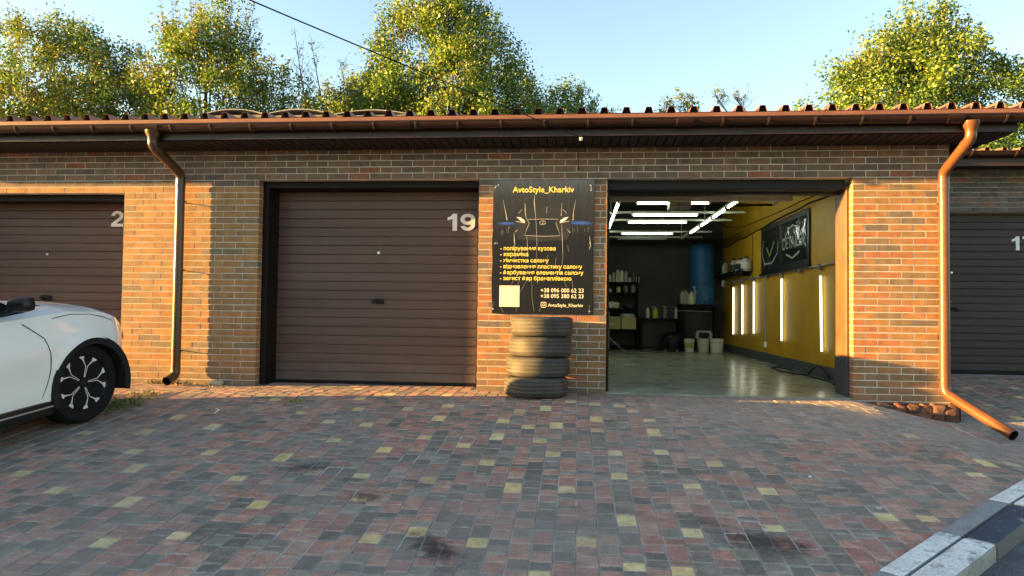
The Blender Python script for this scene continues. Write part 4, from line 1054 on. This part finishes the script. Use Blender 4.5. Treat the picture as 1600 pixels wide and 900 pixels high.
for k, (px, c, bnd, lb) in enumerate(((1133, (.45, .46, .42), None, 'plain grey bottle at the back end of the small wall shelf'), (1147, (.50, .50, .47), (.05, .05, .05), 'pale bottle with black sticker on the small wall shelf'), (1157, (.62, .62, .58), (.02, .02, .02), 'squat white jar with dark sticker on the small wall shelf'), (1166, (.45, .44, .42), (.60, .60, .55), 'grey jar with white sticker at the front end of the small wall shelf'))):
    y_ = onX(px, 425, XW-.1).y; bottle((XW-.10, min(max(y_, sb+.1), sa-.1), 1.796), .075 if k < 2 else .105, .34 if k < 2 else .30, c, lb, False, gw, band=bnd)
# black rack with bottles, boxes
RX0, RX1, RYf, RYb = 1.42, 2.37, 8.85, 9.35
rk = empty('storage_rack', (1.9, 9.1, FZ), 0, 'black storage rack full of bottles and boxes against the dark back wall', 'rack')
RT = [.10, .50, .98, 1.37, 1.62]
for xx in (RX0, RX1):
    for yy in (RYf, RYb): MB().b2(xx-.02, xx+.02, yy-.02, yy+.02, FZ, 1.82).build('upright', M['matte_black'], rk)
for z in RT: MB().b2(RX0-.02, RX1+.02, RYf-.019, RYb+.019, z, z+.025).build('shelf', M['matte_black'], rk)
gb = 'bottles on the storage rack'
row = [(.05, .30, (.46, .50, .36), 'olive green bottle at the left of the rack top row'), (.05, .20, (.52, .54, .42), 'short pale green bottle on the rack top row'), (.04, .27, (.30, .33, .25), 'grey green bottle on the rack top row'), (.05, .34, (.56, .58, .47), 'tall pale bottle on the rack top row'), (.045, .33, (.60, .62, .40), 'tall yellowish bottle on the rack top row'), (.05, .30, (.34, .34, .32), 'plain grey bottle on the rack top row'), (.07, .13, (.45, .46, .38), 'squat pale jar on the rack top row'), (.04, .26, (.10, .10, .14), 'dark bottle on the rack top row'), (.05, .18, (.50, .50, .48), 'small white bottle at the right of the rack top row')]
for k, (r_, h_, c, lb) in enumerate(row): bottle((1.62+k*.095, 8.98, 1.646), min(r_, .044), h_, c, lb, k in (3, 4), gb)
for k, (x, h_, c, lb) in enumerate(((1.72, .10, (.45, .46, .44), 'flat white tub on the second rack shelf'), (1.93, .16, (.50, .46, .22), 'yellow tub on the second rack shelf'), (2.10, .2, (.15, .15, .16), 'dark bottle on the second rack shelf'), (2.28, .24, (.20, .20, .24), 'dark grey bottle at the end of the second rack shelf'))): bottle((x, 8.98, 1.396), .05, h_, c, lb, False, gb)
plainmat('card', (.34, .31, .13), .8); plainmat('card2', (.42, .38, .16), .8)
def crate(x0, x1, z0, z1, m_, label, y0=8.87, y1=9.25, lid=True):
    t = empty('storage_box', ((x0+x1)/2, 9, z0), 0, label, 'box', 'boxes on the storage rack')
    MB().b2(x0, x1, y0, y1, z0, z1-.03, bev=.006).build('body', M[m_], t)
    MB().b2(x0-.008, x1+.008, y0-.008, y1+.008, z1-.03, z1, bev=.006).build('lid', M[m_], t)
crate(1.72, 1.98, .526, .82, 'card', 'olive storage box on the left of the lower rack shelf'); crate(2.0, 2.34, .526, .80, 'card2', 'wider yellowish storage box on the right of the lower rack shelf')
crate(1.52, 1.68, 1.006, 1.13, 'rag', 'small grey carton on the middle rack shelf')
def cloth(c, d, m_, name, label, seed, cat='cloth'):
    o = rough_stone(c, d, None, seed); ob = o.build(name, M[m_], None, smooth=80); return tag(ob, label, cat)
cloth((1.78, 9.0, 1.09), (.34, .25, .15), 'steel_paint', 'rag_pile', 'crumpled pale green rags on the middle rack shelf', 51)
cloth((2.2, 9.0, 1.05), (.30, .25, .10), 'black', 'rag_pile', 'crumpled dark rags on the middle rack shelf', 52)
cloth((2.15, 9.0, .84), (.34, .3, .10), 'rag', 'rag_pile', 'crumpled grey plastic bags on top of the rack boxes', 53)
# stand / trolley pole by the doorway's left
tp = empty('tripod_stand', (1.58, 8.0, FZ), 0, 'thin pale tripod stand in front of the storage rack', 'stand')
t0 = onY(951, 487, 8.0).z; xs_ = onY(951, 500, 8.0).x
MB().tube([(xs_, 8, .1), (xs_, 8, t0)], .016, 8).build('pole', M['rag'], tp)
MB().tube([(xs_-.1, 8, onY(951, 506, 8.).z), (xs_+.16, 8, onY(951, 506, 8.).z)], .010, 6).build('crossbar', M['steel_paint'], tp)
for q in (-.15, 2.0, 4.1): MB().tube([(xs_, 8, .36), (xs_+.36*math.cos(q), 8+.36*math.sin(q), FZ+.012)], .011, 6).build('leg', M['rag'], tp)
# workbench
wbn = empty('workbench', (2.9, 9.1, FZ), 0, 'long dark workbench along the back wall between rack and tank', 'workbench')
MB().b2(2.42, 3.40, 8.70, 9.38, .74, .79, bev=.006).build('top', M['matte_black'], wbn)
for xx in (2.46, 3.36):
    for yy in (8.76, 9.32): MB().b2(xx-.03, xx+.03, yy-.03, yy+.03, FZ, .739).build('leg', M['matte_black'], wbn)
MB().b2(2.43, 3.39, 9.30, 9.33, .1, .735).build('back_panel', M['black'], wbn)
gk = 'bottles on the workbench'
for x, r_, h_, c, sp_, lb in ((2.62, .045, .26, (.50, .52, .48), False, 'pale tapered bottle on the workbench near the rack'), (2.80, .07, .26, (.32, .46, .04), True, 'lime green spray bottle on the workbench'), (3.03, .05, .28, (.16, .20, .20), True, 'clear grey spray bottle on the workbench'), (3.28, .035, .30, (.50, .50, .48), False, 'slim white bottle at the right end of the workbench')):
    bottle((x, 8.95, .791), r_, h_, c, lb, sp_, gk, cap=(.35, .36, .34) if x < 2.7 else (.25, .30, .08))
vc = empty('vacuum_cleaner', (3.1, 8.75, FZ), 0, 'round dark vacuum cleaner under the workbench', 'vacuum cleaner')
MB().lathe([(0, FZ+.06), (.19, FZ+.06), (.21, FZ+.10), (.21, FZ+.32), (.19, FZ+.36), (.12, FZ+.44), (0, FZ+.45)], (3.12, 8.5, 0), 'Z', 20).build('drum', M['black'], vc, smooth=50)
for q in (.6, 2.2, 3.8, 5.4): MB().lathe([(0, FZ), (.03, FZ+.005), (.035, FZ+.03), (0, FZ+.065)], (3.12+.18*math.cos(q), 8.5+.18*math.sin(q), 0), 'Z', 8).build('castor', M['steel'], vc)
MB().tube([(3.12, 8.3, .35), (2.95, 8.15, .3), (2.8, 8.2, .12), (2.75, 8.4, .07), (2.9, 8.6, .07)], .022, 8).build('hose', M['black'], vc, smooth=True)
# tank on its stand
TX, TY_ = 3.90, 9.02
ts = empty('tank_stand', (TX, TY_, FZ), 0, 'black steel stand carrying the tall blue tank', 'stand')
MB().b2(3.36, 4.28, 8.62, 9.38, 1.06, 1.13).build('top', M['matte_black'], ts)
for xx in (3.42, 4.22):
    for yy in (8.68, 9.32): MB().b2(xx-.035, xx+.035, yy-.035, yy+.035, FZ, 1.059).build('leg', M['matte_black'], ts)
MB().b2(3.40, 4.24, 9.30, 9.33, .1, 1.0).build('back_sheet', M['black'], ts)
MB().tube([(3.1, 8.62, .985), (4.05, 8.62, .965)], .012, 6).build('front_rail', M['steel'], ts)
tk = empty('water_tank', (TX, TY_, 1.131), 0, 'tall blue plastic water tank standing in the back corner', 'tank')
r_ = .285
prof = [(0, 1.132), (r_*.96, 1.132), (r_, 1.16)]
for k in range(5): z = 1.36+k*.25; prof += [(r_, z-.02), (r_+.008, z-.012), (r_+.008, z+.012), (r_, z+.02)]
prof += [(r_, 2.42), (r_*.94, 2.50), (r_*.72, 2.565), (.09, 2.585), (.09, 2.60), (0, 2.60)]
MB().lathe(prof, (TX, TY_, 0), 'Z', 32).build('shell', M['blue_tank'], tk, smooth=35)
MB().lathe([(0, -.02), (.03, -.02), (.03, .06)], (TX, TY_-r_-.03, 1.20), 'Y', 10).build('tap', M['black'], tk)
gj = 'containers beside the tank'
def canister(p, w, d, h, m_, label):
    t = empty('canister', p, 0, label, 'canister', gj); p = Vector(p)
    MB().box(p+Vector((0, 0, h*.42)), (w, d, h*.84), None, None, .025).build('body', M[m_], t, smooth=50); MB().lathe([(.03, h*.82), (.03, h*.97), (0, h*.97)], p+Vector((w*.2, 0, 0)), 'Z', 10).build('cap', M['rag'], t)
    MB().tube([p+Vector((-w*.3, 0, h*.82)), p+Vector((-w*.2, 0, h*.98)), p+Vector((w*.05, 0, h*.98)), p+Vector((w*.1, 0, h*.82))], .012, 6).build('grip', M[m_], t)
plainmat('can_grey', (.26, .28, .25), .5); plainmat('can_pale', (.44, .46, .34), .5)
canister((3.45, 8.80, 1.132), .19, .16, .34, 'can_grey', 'grey canister on the tank stand beside the blue tank'); bottle((3.60, 8.70, 1.132), .075, .30, (.46, .50, .36), 'pale jug in front of the grey canister on the tank stand', False, gj, cap=(.40, .42, .30)); bottle((3.70, 8.82, 1.132), .04, .40, (.30, .32, .30), 'slim grey spray bottle next to the blue tank', True, gj, cap=(.40, .40, .38))
# buckets
def bucket(p, r, h, m_, label, band=None):
    t = empty('bucket', p, 0, label, 'bucket', 'buckets in front of the tank stand'); p = Vector(p)
    MB().lathe([(0, .002), (r*.86, .002), (r*.88, .01), (r*.985, h*.86), (r*1.04, h*.86), (r*1.04, h*.90), (r, h*.90), (r, h), (r*.95, h), (r*.93, h*.9), (r*.82, .02), (0, .02)], p, 'Z', 24).build('pail', M[m_], t, smooth=35)
    MB().tube([p+Vector((r*1.03*math.cos(q), -.9*r*math.sin(q)*.35-r*.6*0, h*.86-r*.9*math.sin(q))) for q in [math.pi*k/10 for k in range(11)]], .004, 5).build('bail', M['steel'], t)
    if band: MB().lathe([(r*.93, h*.3), (r*.935, h*.31), (r*.985, h*.72), (r*.98, h*.73)], p, 'Z', 24).build('sticker', M[band], t, smooth=50)
plainmat('pail_white', (.56, .57, .48), .5); plainmat('pail_cream', (.46, .45, .36), .5); plainmat('pail_green', (.28, .40, .09), .5); plainmat('pail_dark', (.04, .05, .03), .5)
fy = 8.35
p1, p2_, p3 = onY(1077, 540, fy), onY(1099, 540, fy), onY(1120, 540, fy-.1)
bucket((p1.x, fy, FZ), .115, .30, 'pail_white', 'white bucket with lime green sticker in front of the tank stand', 'pail_green')
bucket((p2_.x, fy, FZ), .135, .30, 'pail_cream', 'cream bucket with a grey box on top in front of the tank stand')
bucket((p3.x, fy-.1, FZ), .15, .31, 'pail_white', 'white bucket with dark stripe beside the ochre wall')
MB().lathe([(.1425, .235), (.146, .236), (.147, .262), (.1435, .263)], (p3.x, fy-.1, FZ), 'Z', 24).build('stripe', M['pail_dark'], [o for o in bpy.data.objects if o.name.startswith('bucket')][-1], smooth=50)
gx = empty('grey_box', (p2_.x, fy, FZ+.302), 0, 'grey open box standing on the cream bucket', 'box')
MB().b2(p2_.x-.15, p2_.x+.15, fy-.1, fy+.1, FZ+.302, FZ+.315).build('base', M['can_grey'], gx); MB().b2(p2_.x-.15, p2_.x+.15, fy-.1, fy+.1, FZ+.45, FZ+.49).build('top', M['can_grey'], gx)
for s in (-1, 1): MB().b2(p2_.x+s*.15-.03, p2_.x+s*.15+.03, fy-.099, fy+.099, FZ+.315, FZ+.4495).build('side', M['can_grey'], gx)
# hose on the floor
def zfl(y): return FZ+.012
hp = [(1204, 574), (1215, 573.5), (1230, 576), (1245, 580), (1262, 586), (1280, 592), (1298, 595), (1303, 600)]
def onF(x, y): d = ray(x, y); return CAM+d*((FZ+.012-CAM.z)/d.z)
P = [onF(a, b) for a, b in hp]; P2 = [onF(a, b) for a, b in [(1204, 574), (1225, 581), (1245, 584), (1262, 586)]]
lp = [onF(1262, 586)]+[onF(1262, 586).lerp(onF(1298, 594), t)+Vector((0, 0, .16*math.sin(t*math.pi))) for t in (.15, .3, .45, .6, .75, .9)]+[onF(1298, 594)]
hs = empty('floor_hose', P[0], 0, 'black rubber hose looping on the floor by the ochre wall', 'hose')
for q in (P, P2, lp): MB().tube([Vector((min(a.x, XW-.05), a.y, a.z)) for a in q], .013, 8).build('run', M['black'], hs, smooth=True)

# ================================================================== NEIGHBOUR GARAGE ON THE RIGHT
NB = empty('neighbour_garage', (8.5, 6, 0), 0, 'set-back dark brick garage with brown slatted door numbered 17', 'garage')
NY = 3.0; nzl = 2.50
nw = MB().b2(5.02, 13, NY+.008, NY+.2, nzl+.002, 3.12); nw.b2(5.02, 6.35, NY+.008, NY+.2, -.3, nzl+.0025); nw.b2(9.0, 13, NY+.008, NY+.2, -.3, nzl+.0025)
NW = nw.build('wall', M['mortar'], NB)
nbk = MB(); c = 0; z = nzl+C/2
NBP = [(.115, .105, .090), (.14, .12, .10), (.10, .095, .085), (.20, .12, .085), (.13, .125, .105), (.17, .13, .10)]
for c in range(-34, 9):
    z = nzl+C/2+c*C
    for xa, xb in (((5.02, 13),) if c >= 0 else ((5.02, 6.35), (9.0, 13))):
        x = xa-(H if c % 2 else 0)
        while x < xb:
            a, b = max(x, xa), min(x+BL-.009, xb)
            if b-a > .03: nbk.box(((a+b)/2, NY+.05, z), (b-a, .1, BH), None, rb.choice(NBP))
            x += BL
tag(nbk.build('brick_field', M['brick'], NW, fix=False), kind='stuff')
MB().b2(5.0, 13, NY-.45, NY+5, 3.14, 3.17).build('soffit', M['soffit'], NB); MB().b2(4.99, 13, NY-.475, NY-.452, 3.10, 3.24).build('fascia', M['brown_metal'], NB)
NR = MB().b2(4.98, 13, NY-.5, NY+5, 3.275, 3.285).build('roof', M['roof'], NB)
x = 4.98
while x < 10:
    pr = []
    for k in range(5): pr += [(x+k*RP+u, v) for u, v in (prof1 if k == 4 else prof1[:-1])]
    vs_ = [(u, yy, 3.31+v*1.05+.05*(yy-NY)) for yy in (NY-.56, NY+5) for u, v in pr]; m_ = len(pr)
    MB().add(vs_, [(k, k+1, m_+k+1, m_+k) for k in range(m_-1)]).build('roof_sheet', M['roof'], NR, fix=False); x += 5*RP
def half2(cy, cz, r0, r1, n=12): return [(cy-r0*math.cos(math.pi*k/n), cz-r0*math.sin(math.pi*k/n)*1.05) for k in range(n+1)]+[(cy-r1*math.cos(math.pi*k/n), cz-r1*math.sin(math.pi*k/n)*1.05) for k in range(n, -1, -1)]
ngy, ngz = NY-.545, 3.285
NG = MB().prism(half2(ngy, ngz, .066, .062), 4.97, 13, 'YZ').build('gutter', M['gutter'], NB, smooth=50); MB().tube([(4.97, ngy-.064, ngz+.003), (13, ngy-.064, ngz+.003)], .009, 8).build('bead', M['gutter'], NG, smooth=True)
for k in range(8): MB().prism(half2(ngy, ngz, .072, .0665), 5.3+k*.6, 5.325+k*.6, 'YZ').build('bracket', M['pipe'], NG, smooth=50)
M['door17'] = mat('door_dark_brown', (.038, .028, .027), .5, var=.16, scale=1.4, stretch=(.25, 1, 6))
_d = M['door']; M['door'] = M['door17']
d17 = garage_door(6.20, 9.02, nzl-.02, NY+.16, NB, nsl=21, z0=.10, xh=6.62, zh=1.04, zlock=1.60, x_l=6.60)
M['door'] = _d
number('17', .21, .33, onY(1580, 391, NY+.155).x, NY+.154, onY(1580, 391, NY+.155).z, d17, 'numeral')
MB().b2(5.02, 13, NY+.2, NY+.3, -.3, 3.1).build('inner_wall', M['plaster'], NB)

# ================================================================== GARAGES ACROSS THE YARD (unseen block added to keep the low sun off the paving)
OP = empty('unseen_shade_garages', (-36, -9, 0), 0, 'unseen plain plastered garage block across the yard, added to shade the paving', 'garage')
oz = 3.80
MB().b2(-64, -12, -11.5, -6.2, -1.3, oz-.25).build('wall', M['plaster'], OP); MB().b2(-64.2, -11.8, -11.7, -6.0, oz-.249, oz).build('roof', M['roof'], OP)
for k in range(14):
    MB().b2(-63+k*3.6, -60.4+k*3.6, -6.199, -6.15, -1.0, 1.6).build('garage_door', M['door'], OP)

# ================================================================== TREES BEHIND
def leafquads(mb, c, n, spread, size, cols, r):
    for _ in range(n):
        p = c+Vector((r.gauss(0, spread), r.gauss(0, spread), r.gauss(0, spread*.85)))
        a = Vector((r.gauss(0, 1), r.gauss(0, 1), r.gauss(0, 1))).normalized(); b = a.cross(Vector((r.gauss(0, 1), r.gauss(0, 1), r.gauss(0, 1)))).normalized()
        s = size*r.uniform(.6, 1.25); col = r.choice(cols); k = r.uniform(.85, 1.14)
        mb.add([p-a*s*.62, p+b*s*.33-a*s*.1, p+a*s*.62, p-b*s*.33-a*s*.05], [(0, 1, 2, 3)], tuple(x*k for x in col))
GRN = [(.045, .105, .016), (.058, .125, .018), (.038, .088, .016), (.070, .135, .02)]
YGR = [(.150, .250, .018), (.180, .265, .020), (.115, .210, .018), (.215, .270, .022)]
ORA = [(.20, .17, .02), (.15, .13, .03), (.24, .20, .022)]
def tree(name, px, Y, halfpx, pytop, zlow, label, mix, nclump, nleaf, seed, size=.092, lean=0, cat='tree', spiky=.35, group='trees behind the garages', sp=.24):
    r = random.Random(seed); base = onY(px, 300, Y); top = onY(px, pytop+9, Y).z; dep = (Vector((base.x, Y, 5))-CAM).dot(CW)
    rx = halfpx*dep/FPX; rz = (top-zlow)/2; cz = (top+zlow)/2
    T = empty(name, (base.x, Y, -1.3), 0, label, cat, group)
    nclump = int(nclump*1.35)
    tr = MB(); tr.tube([(base.x, Y, -1.3), (base.x+.1, Y, zlow*.4), (base.x+lean*.3, Y, zlow), (base.x+lean*.7, Y, cz), (base.x+lean, Y, top-rz*.25)], [.17, .14, .09, .05, .015], 8)
    cr = MB(); ends = []
    for k in range(nclump):
        for _ in range(30):
            v = Vector((r.uniform(-1, 1), r.uniform(-1, 1), r.uniform(-1, 1)))
            if v.length < 1: break
        rad = v.length; q = (1.0+.50*noise.noise(v.normalized()*2.1+Vector((seed, 0, 0)))+.30*noise.noise(v.normalized()*4.5+Vector((seed, 0, 0))))
        if rad > 0: v = v.normalized()*(rad**.55)*q
        # narrower towards the top: upright shoots
        w = 1-.35*max(0, v.z)
        c_ = Vector((base.x+v.x*rx*w+lean*max(0, v.z), Y+v.y*rx*.8*w, cz+v.z*rz*.93))
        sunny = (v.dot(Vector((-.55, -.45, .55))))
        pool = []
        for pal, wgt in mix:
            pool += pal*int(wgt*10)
        if sunny > .25: pool = pool+YGR*2  # sun side gets paler leaves, far side darker: light put into leaf colour
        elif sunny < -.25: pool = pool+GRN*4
        pool = [r.choice(pool) for _ in range(4)]
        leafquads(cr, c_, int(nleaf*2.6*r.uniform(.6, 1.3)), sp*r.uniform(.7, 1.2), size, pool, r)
        ends.append(c_)
    for k in range(int(nclump*.22)):    # loose upright shoots at the outline
        v = Vector((r.uniform(-1, 1), r.uniform(-.6, .6), r.uniform(.35, 1))).normalized(); w = 1-.35*max(0, v.z)
        p0 = Vector((base.x+v.x*rx*w*.9+lean*v.z, Y+v.y*rx*.7*w, cz+v.z*rz*.86)); p1 = p0+Vector((v.x*.25, 0, 1)).normalized()*spiky*r.uniform(.7, 2.2)
        tr.tube([p0-Vector((0, 0, .3)), p1], [.010, .004], 4)
        pool = [c for pal, w_ in mix for c in pal]
        for t in (.1, .25, .4, .55, .7, .85, 1): leafquads(cr, p0.lerp(p1, t), 8, .06+.05*(1-t), size*.9, pool, r)
    for e in r.sample(ends, min(len(ends), 26)):
        m0 = Vector((base.x+lean*.5, Y, zlow+(e.z-zlow)*r.uniform(0., .45))); tr.tube([m0, m0.lerp(e, .5)+Vector((0, 0, .15)), e], [.032, .02, .006], 5)
    tr.build('trunk', M['bark'], T, smooth=True); cr.build('crown', M['leaf'], T, fix=False); return T
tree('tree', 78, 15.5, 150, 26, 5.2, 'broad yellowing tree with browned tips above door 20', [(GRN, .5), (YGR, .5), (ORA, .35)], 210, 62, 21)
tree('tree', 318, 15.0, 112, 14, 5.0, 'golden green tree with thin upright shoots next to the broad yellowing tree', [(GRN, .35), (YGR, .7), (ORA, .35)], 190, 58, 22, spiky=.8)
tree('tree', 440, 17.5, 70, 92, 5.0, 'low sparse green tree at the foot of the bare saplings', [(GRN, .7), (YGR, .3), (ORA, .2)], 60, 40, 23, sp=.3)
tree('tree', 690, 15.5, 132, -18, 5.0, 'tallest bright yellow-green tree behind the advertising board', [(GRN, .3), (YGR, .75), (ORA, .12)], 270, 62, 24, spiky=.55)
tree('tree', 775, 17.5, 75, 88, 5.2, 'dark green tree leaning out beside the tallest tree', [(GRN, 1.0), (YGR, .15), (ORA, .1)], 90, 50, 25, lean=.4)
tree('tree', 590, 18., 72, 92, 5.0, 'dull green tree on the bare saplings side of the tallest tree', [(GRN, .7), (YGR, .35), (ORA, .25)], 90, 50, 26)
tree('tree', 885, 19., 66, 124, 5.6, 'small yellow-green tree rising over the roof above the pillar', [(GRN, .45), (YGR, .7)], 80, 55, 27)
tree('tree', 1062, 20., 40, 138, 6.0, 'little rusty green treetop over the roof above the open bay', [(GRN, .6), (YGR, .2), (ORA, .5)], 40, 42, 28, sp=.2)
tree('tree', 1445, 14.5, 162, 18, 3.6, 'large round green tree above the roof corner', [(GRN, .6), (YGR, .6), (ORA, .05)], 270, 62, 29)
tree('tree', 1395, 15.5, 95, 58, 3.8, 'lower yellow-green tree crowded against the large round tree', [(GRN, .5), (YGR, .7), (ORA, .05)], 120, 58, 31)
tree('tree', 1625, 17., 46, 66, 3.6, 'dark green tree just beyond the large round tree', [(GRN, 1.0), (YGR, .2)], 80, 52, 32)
tree('shrub', 500, 14.0, 62, 130, 4.6, 'low golden shrub peeping over the grey wavy sheets', [(GRN, .4), (YGR, .8), (ORA, .3)], 60, 50, 33, cat='shrub')
tree('shrub', 170, 17.5, 150, 92, 4.6, 'dark green thicket filling in between the two yellowing trees', [(GRN, .8), (YGR, .2), (ORA, .15)], 150, 55, 34, cat='shrub')
tree('shrub', 640, 18.5, 120, 105, 4.6, 'dark undergrowth behind the tallest tree', [(GRN, .9), (YGR, .15), (ORA, .15)], 110, 55, 35, cat='shrub')
def bare(px, pytop, Y, seed, label, leafy=0):
    r = random.Random(seed); b = onY(px, 175, Y); t = onY(px-18, pytop, Y)
    T = empty('bare_sapling', (b.x, Y, -1.3), 0, label, 'sapling', 'bare saplings behind the garages'); mb = MB(); lf = MB()
    mb.tube([(b.x, Y, -1.3), (b.x, Y, b.z-1), (b.x+.03, Y, b.z), tuple(b.lerp(t, .5)), tuple(t)], [.06, .05, .03, .018, .006], 5)
    for k in range(16):
        q = r.uniform(.0, .92); p = b.lerp(t, q); d = Vector((r.uniform(-1, 1), r.uniform(-.5, .5), r.uniform(.5, 1.3))).normalized(); L = (1-q*.6)*r.uniform(.35, .95)
        e = p+d*L; mb.tube([p, p.lerp(e, .5)+Vector((0, 0, -.03)), e], [.010, .007, .003], 4)
        for j in range(3):
            p2 = p.lerp(e, r.uniform(.3, .9)); e2 = p2+Vector((r.uniform(-1, 1), r.uniform(-.5, .5), r.uniform(.2, 1))).normalized()*L*.4; mb.tube([p2, e2], [.005, .002], 3)
            leafquads(lf, e2, 2+leafy, .05, .06, ORA+YGR, r)
    mb.build('stem', M['bark'], T); lf.build('leaves', M['leaf'], T, fix=False)
bare(478, 44, 14.5, 41, 'tallest leafless sapling rising behind the wavy grey sheets'); bare(505, 68, 14.8, 42, 'leafless sapling in the middle of the sapling clump'); bare(548, 92, 14.6, 43, 'leafless sapling beside the dull green tree'); bare(1135, 146, 19, 44, 'thin sparse sapling over the roof above the ochre bay', 3); bare(1165, 150, 19.2, 45, 'second thin sapling over the roof above the ochre bay', 2)
# grey wavy sheets on a shed behind
SD = empty('rear_shed', (-3.5, 11, -1.3), 0, 'shed with arched grey corrugated sheets showing over the garage roof', 'shed')
YS = 10.8
for k, (xa, xb, yt) in enumerate(((316, 412, 164.5), (413, 517, 164.5), (522, 636, 165.5))):
    a = onY(xa, 178, YS); b = onY(xb, 178, YS); t = onY((xa+xb)/2, yt, YS).z; pr = []
    n_ = 24
    for i in range(n_+1):
        u = i/n_; pr.append((a.x+(b.x-a.x)*u, a.z-.02+(t-a.z-.10)*(math.sin(math.pi*(.12+.76*u))-.368)/.632))
    mb = MB(); vs_ = [(u, yy, v+w) for w in (0, .02) for yy in (YS, YS+3) for u, v in pr]; m_ = len(pr)
    for i in range(m_-1): mb.f += [(i, i+1, m_+i+1, m_+i), (2*m_+i, 3*m_+i, 3*m_+i+1, 2*m_+i+1), (i, 2*m_+i, 2*m_+i+1, i+1)]; mb.c += [None]*3
    mb.v = vs_; mb.build('arched_sheet', M['slate'], SD, smooth=True)
    MB().b2(a.x, b.x, YS+.05, YS+2.9, -1.3, a.z-.03).build('wall', M['plaster'], SD)

# ================================================================== OVERHEAD CABLE AND EAVE LAMP
P0 = onY(906, 215, -.60); P0 = Vector((P0.x, -.545, P0.z+.02))
d0 = ray(390, 0); Q = CAM+d0*((-4.0-CAM.y)/d0.y); Q.z += .10; E_ = P0+(Q-P0)*3.2
pts = [P0.lerp(E_, k/14)+Vector((0, 0, -.12*math.sin(math.pi*k/14))) for k in range(15)]
tag(MB().tube(pts, .0048, 6).build('overhead_cable', M['matte_black'], None, smooth=True), 'dark overhead cable slanting down from the sky to the eaves', 'cable')
pz = ground_z(-8, -6)-1.0
PO = empty('utility_pole', (E_.x, E_.y, pz), 0, 'wooden utility pole at the far end of the overhead cable', 'pole')
MB().tube([(E_.x, E_.y+.1, pz), (E_.x, E_.y+.1, E_.z+.3)], [.13, .09], 12).build('shaft', M['bark'], PO, smooth=True); MB().lathe([(0, -.05), (.03, -.05), (.045, 0), (.03, .05), (0, .05)], (E_.x, E_.y, E_.z), 'Z', 10).build('insulator', M['white_paint'], PO)
L_ = onY(908, 217, -.535)
lm = empty('eave_sensor', L_, 0, 'tiny white sensor box under the gutter where the cable ends', 'sensor')
MB().box(L_, (.034, .03, .036), None, None, .004).build('case', M['white_paint'], lm); MB().box(L_+Vector((0, -.017, -.004)), (.016, .006, .012)).build('lens', M['black'], lm); MB().b2(L_.x-.01, L_.x+.01, L_.y-.005, -.528, L_.z+.018, L_.z+.05).build('bracket', M['black'], lm)

# ================================================================== GRASS, SCRAPS, LITTER
gr = MB(); r = random.Random(77)
def tuft(c, n, rad, h, cols):
    for _ in range(n):
        a = r.uniform(0, 6.28); d = rad*math.sqrt(r.random()); p = Vector((c.x+d*math.cos(a), c.y+d*math.sin(a)*.6, 0)); p.z = ground_z(p.x, p.y)-.004
        ln = Vector((r.gauss(0, .5), r.gauss(0, .5), 1)).normalized()*h*r.uniform(.4, 1.2); w = Vector((r.uniform(-1, 1), r.uniform(-1, 1), 0)).normalized()*.0035
        m1 = p+ln*.6; tip = p+ln+Vector((ln.x*.6, ln.y*.6, -h*.15)); gr.add([p-w, p+w, m1+w*.7, tip, m1-w*.7], [(0, 1, 2, 3, 4)], r.choice(cols))
DRY = [(.30, .24, .09), (.36, .29, .12), (.24, .22, .08)]; GG = [(.13, .17, .03), (.17, .19, .05), (.10, .14, .03)]
for px, py, n, rad, h, cols in ((255, 599, 120, .22, .09, DRY+GG), (240, 597, 90, .15, .10, DRY), (300, 602, 60, .2, .05, DRY), (330, 604, 60, .2, .04, DRY+GG), (205, 627, 160, .22, .07, GG+DRY), (190, 634, 160, .2, .07, GG), (225, 617, 120, .2, .06, GG+DRY), (175, 640, 120, .15, .06, GG), (465, 628, 100, .10, .045, DRY), (468, 634, 60, .18, .02, DRY), *[(r.uniform(330, 1500), r.uniform(630, 880), r.randint(5, 16), .03, .014, GG+DRY) for _ in range(26)], (425, 622, 40, .12, .02, GG), (560, 661, 25, .06, .02, GG), (405, 606, 40, .1, .03, DRY)):
    tuft(onG(px, py), n, rad, h, cols)
tag(gr.build('grass_tufts', M['grass'], None, fix=False), 'dry yellow grass and weeds along the wall foot', 'grass', kind='stuff')
plainmat('foam', (.48, .43, .28), .95, bump=.8, bscale=60)
for k, (px, py, sx_, sz_, lb) in enumerate(((362, 600, .17, .10, 'lump of yellowed foam lying at the pier foot beside door 19'), (338, 602, .14, .06, 'flatter scrap of yellowed foam beside the downpipe side of the pier'))):
    p = onG(px, py); tag(rough_stone((p.x, p.y, p.z+sz_*.42), (sx_, .11, sz_), None, 60+k).build('foam_scrap', M['foam'], None, smooth=80), lb, 'foam', 'foam scraps')
rag_ = [(345, 644, 'thin white strip of litter on the pavers in front of the pier'), (1375, 798, 'small pale bottle cap on the pavers near the kerb'), (1266, 746, 'tiny white scrap on the pavers before the open bay')]
p = onG(335, 646); q = onG(343, 641); s_ = onG(337, 640)
tag(MB().tube([p+Vector((0, 0, .004)), q+Vector((0, 0, .008)), s_+Vector((0, 0, .006))], .005, 5).build('litter_strip', M['white_paint'], None), rag_[0][2], 'litter')
p = onG(1374, 796); tag(MB().lathe([(0, .001), (.016, .001), (.017, .012), (.013, .014), (.012, .005), (0, .005)], p+Vector((0, 0, .002)), 'Z', 14).build('litter_disc', M['rag'], None, smooth=40), rag_[1][2], 'bottle cap')
p = onG(1266, 746); tag(rough_stone((p.x, p.y, p.z+.006), (.022, .018, .012), None, 70).build('paper_scrap', M['white_paint'], None, smooth=80), rag_[2][2], 'litter')
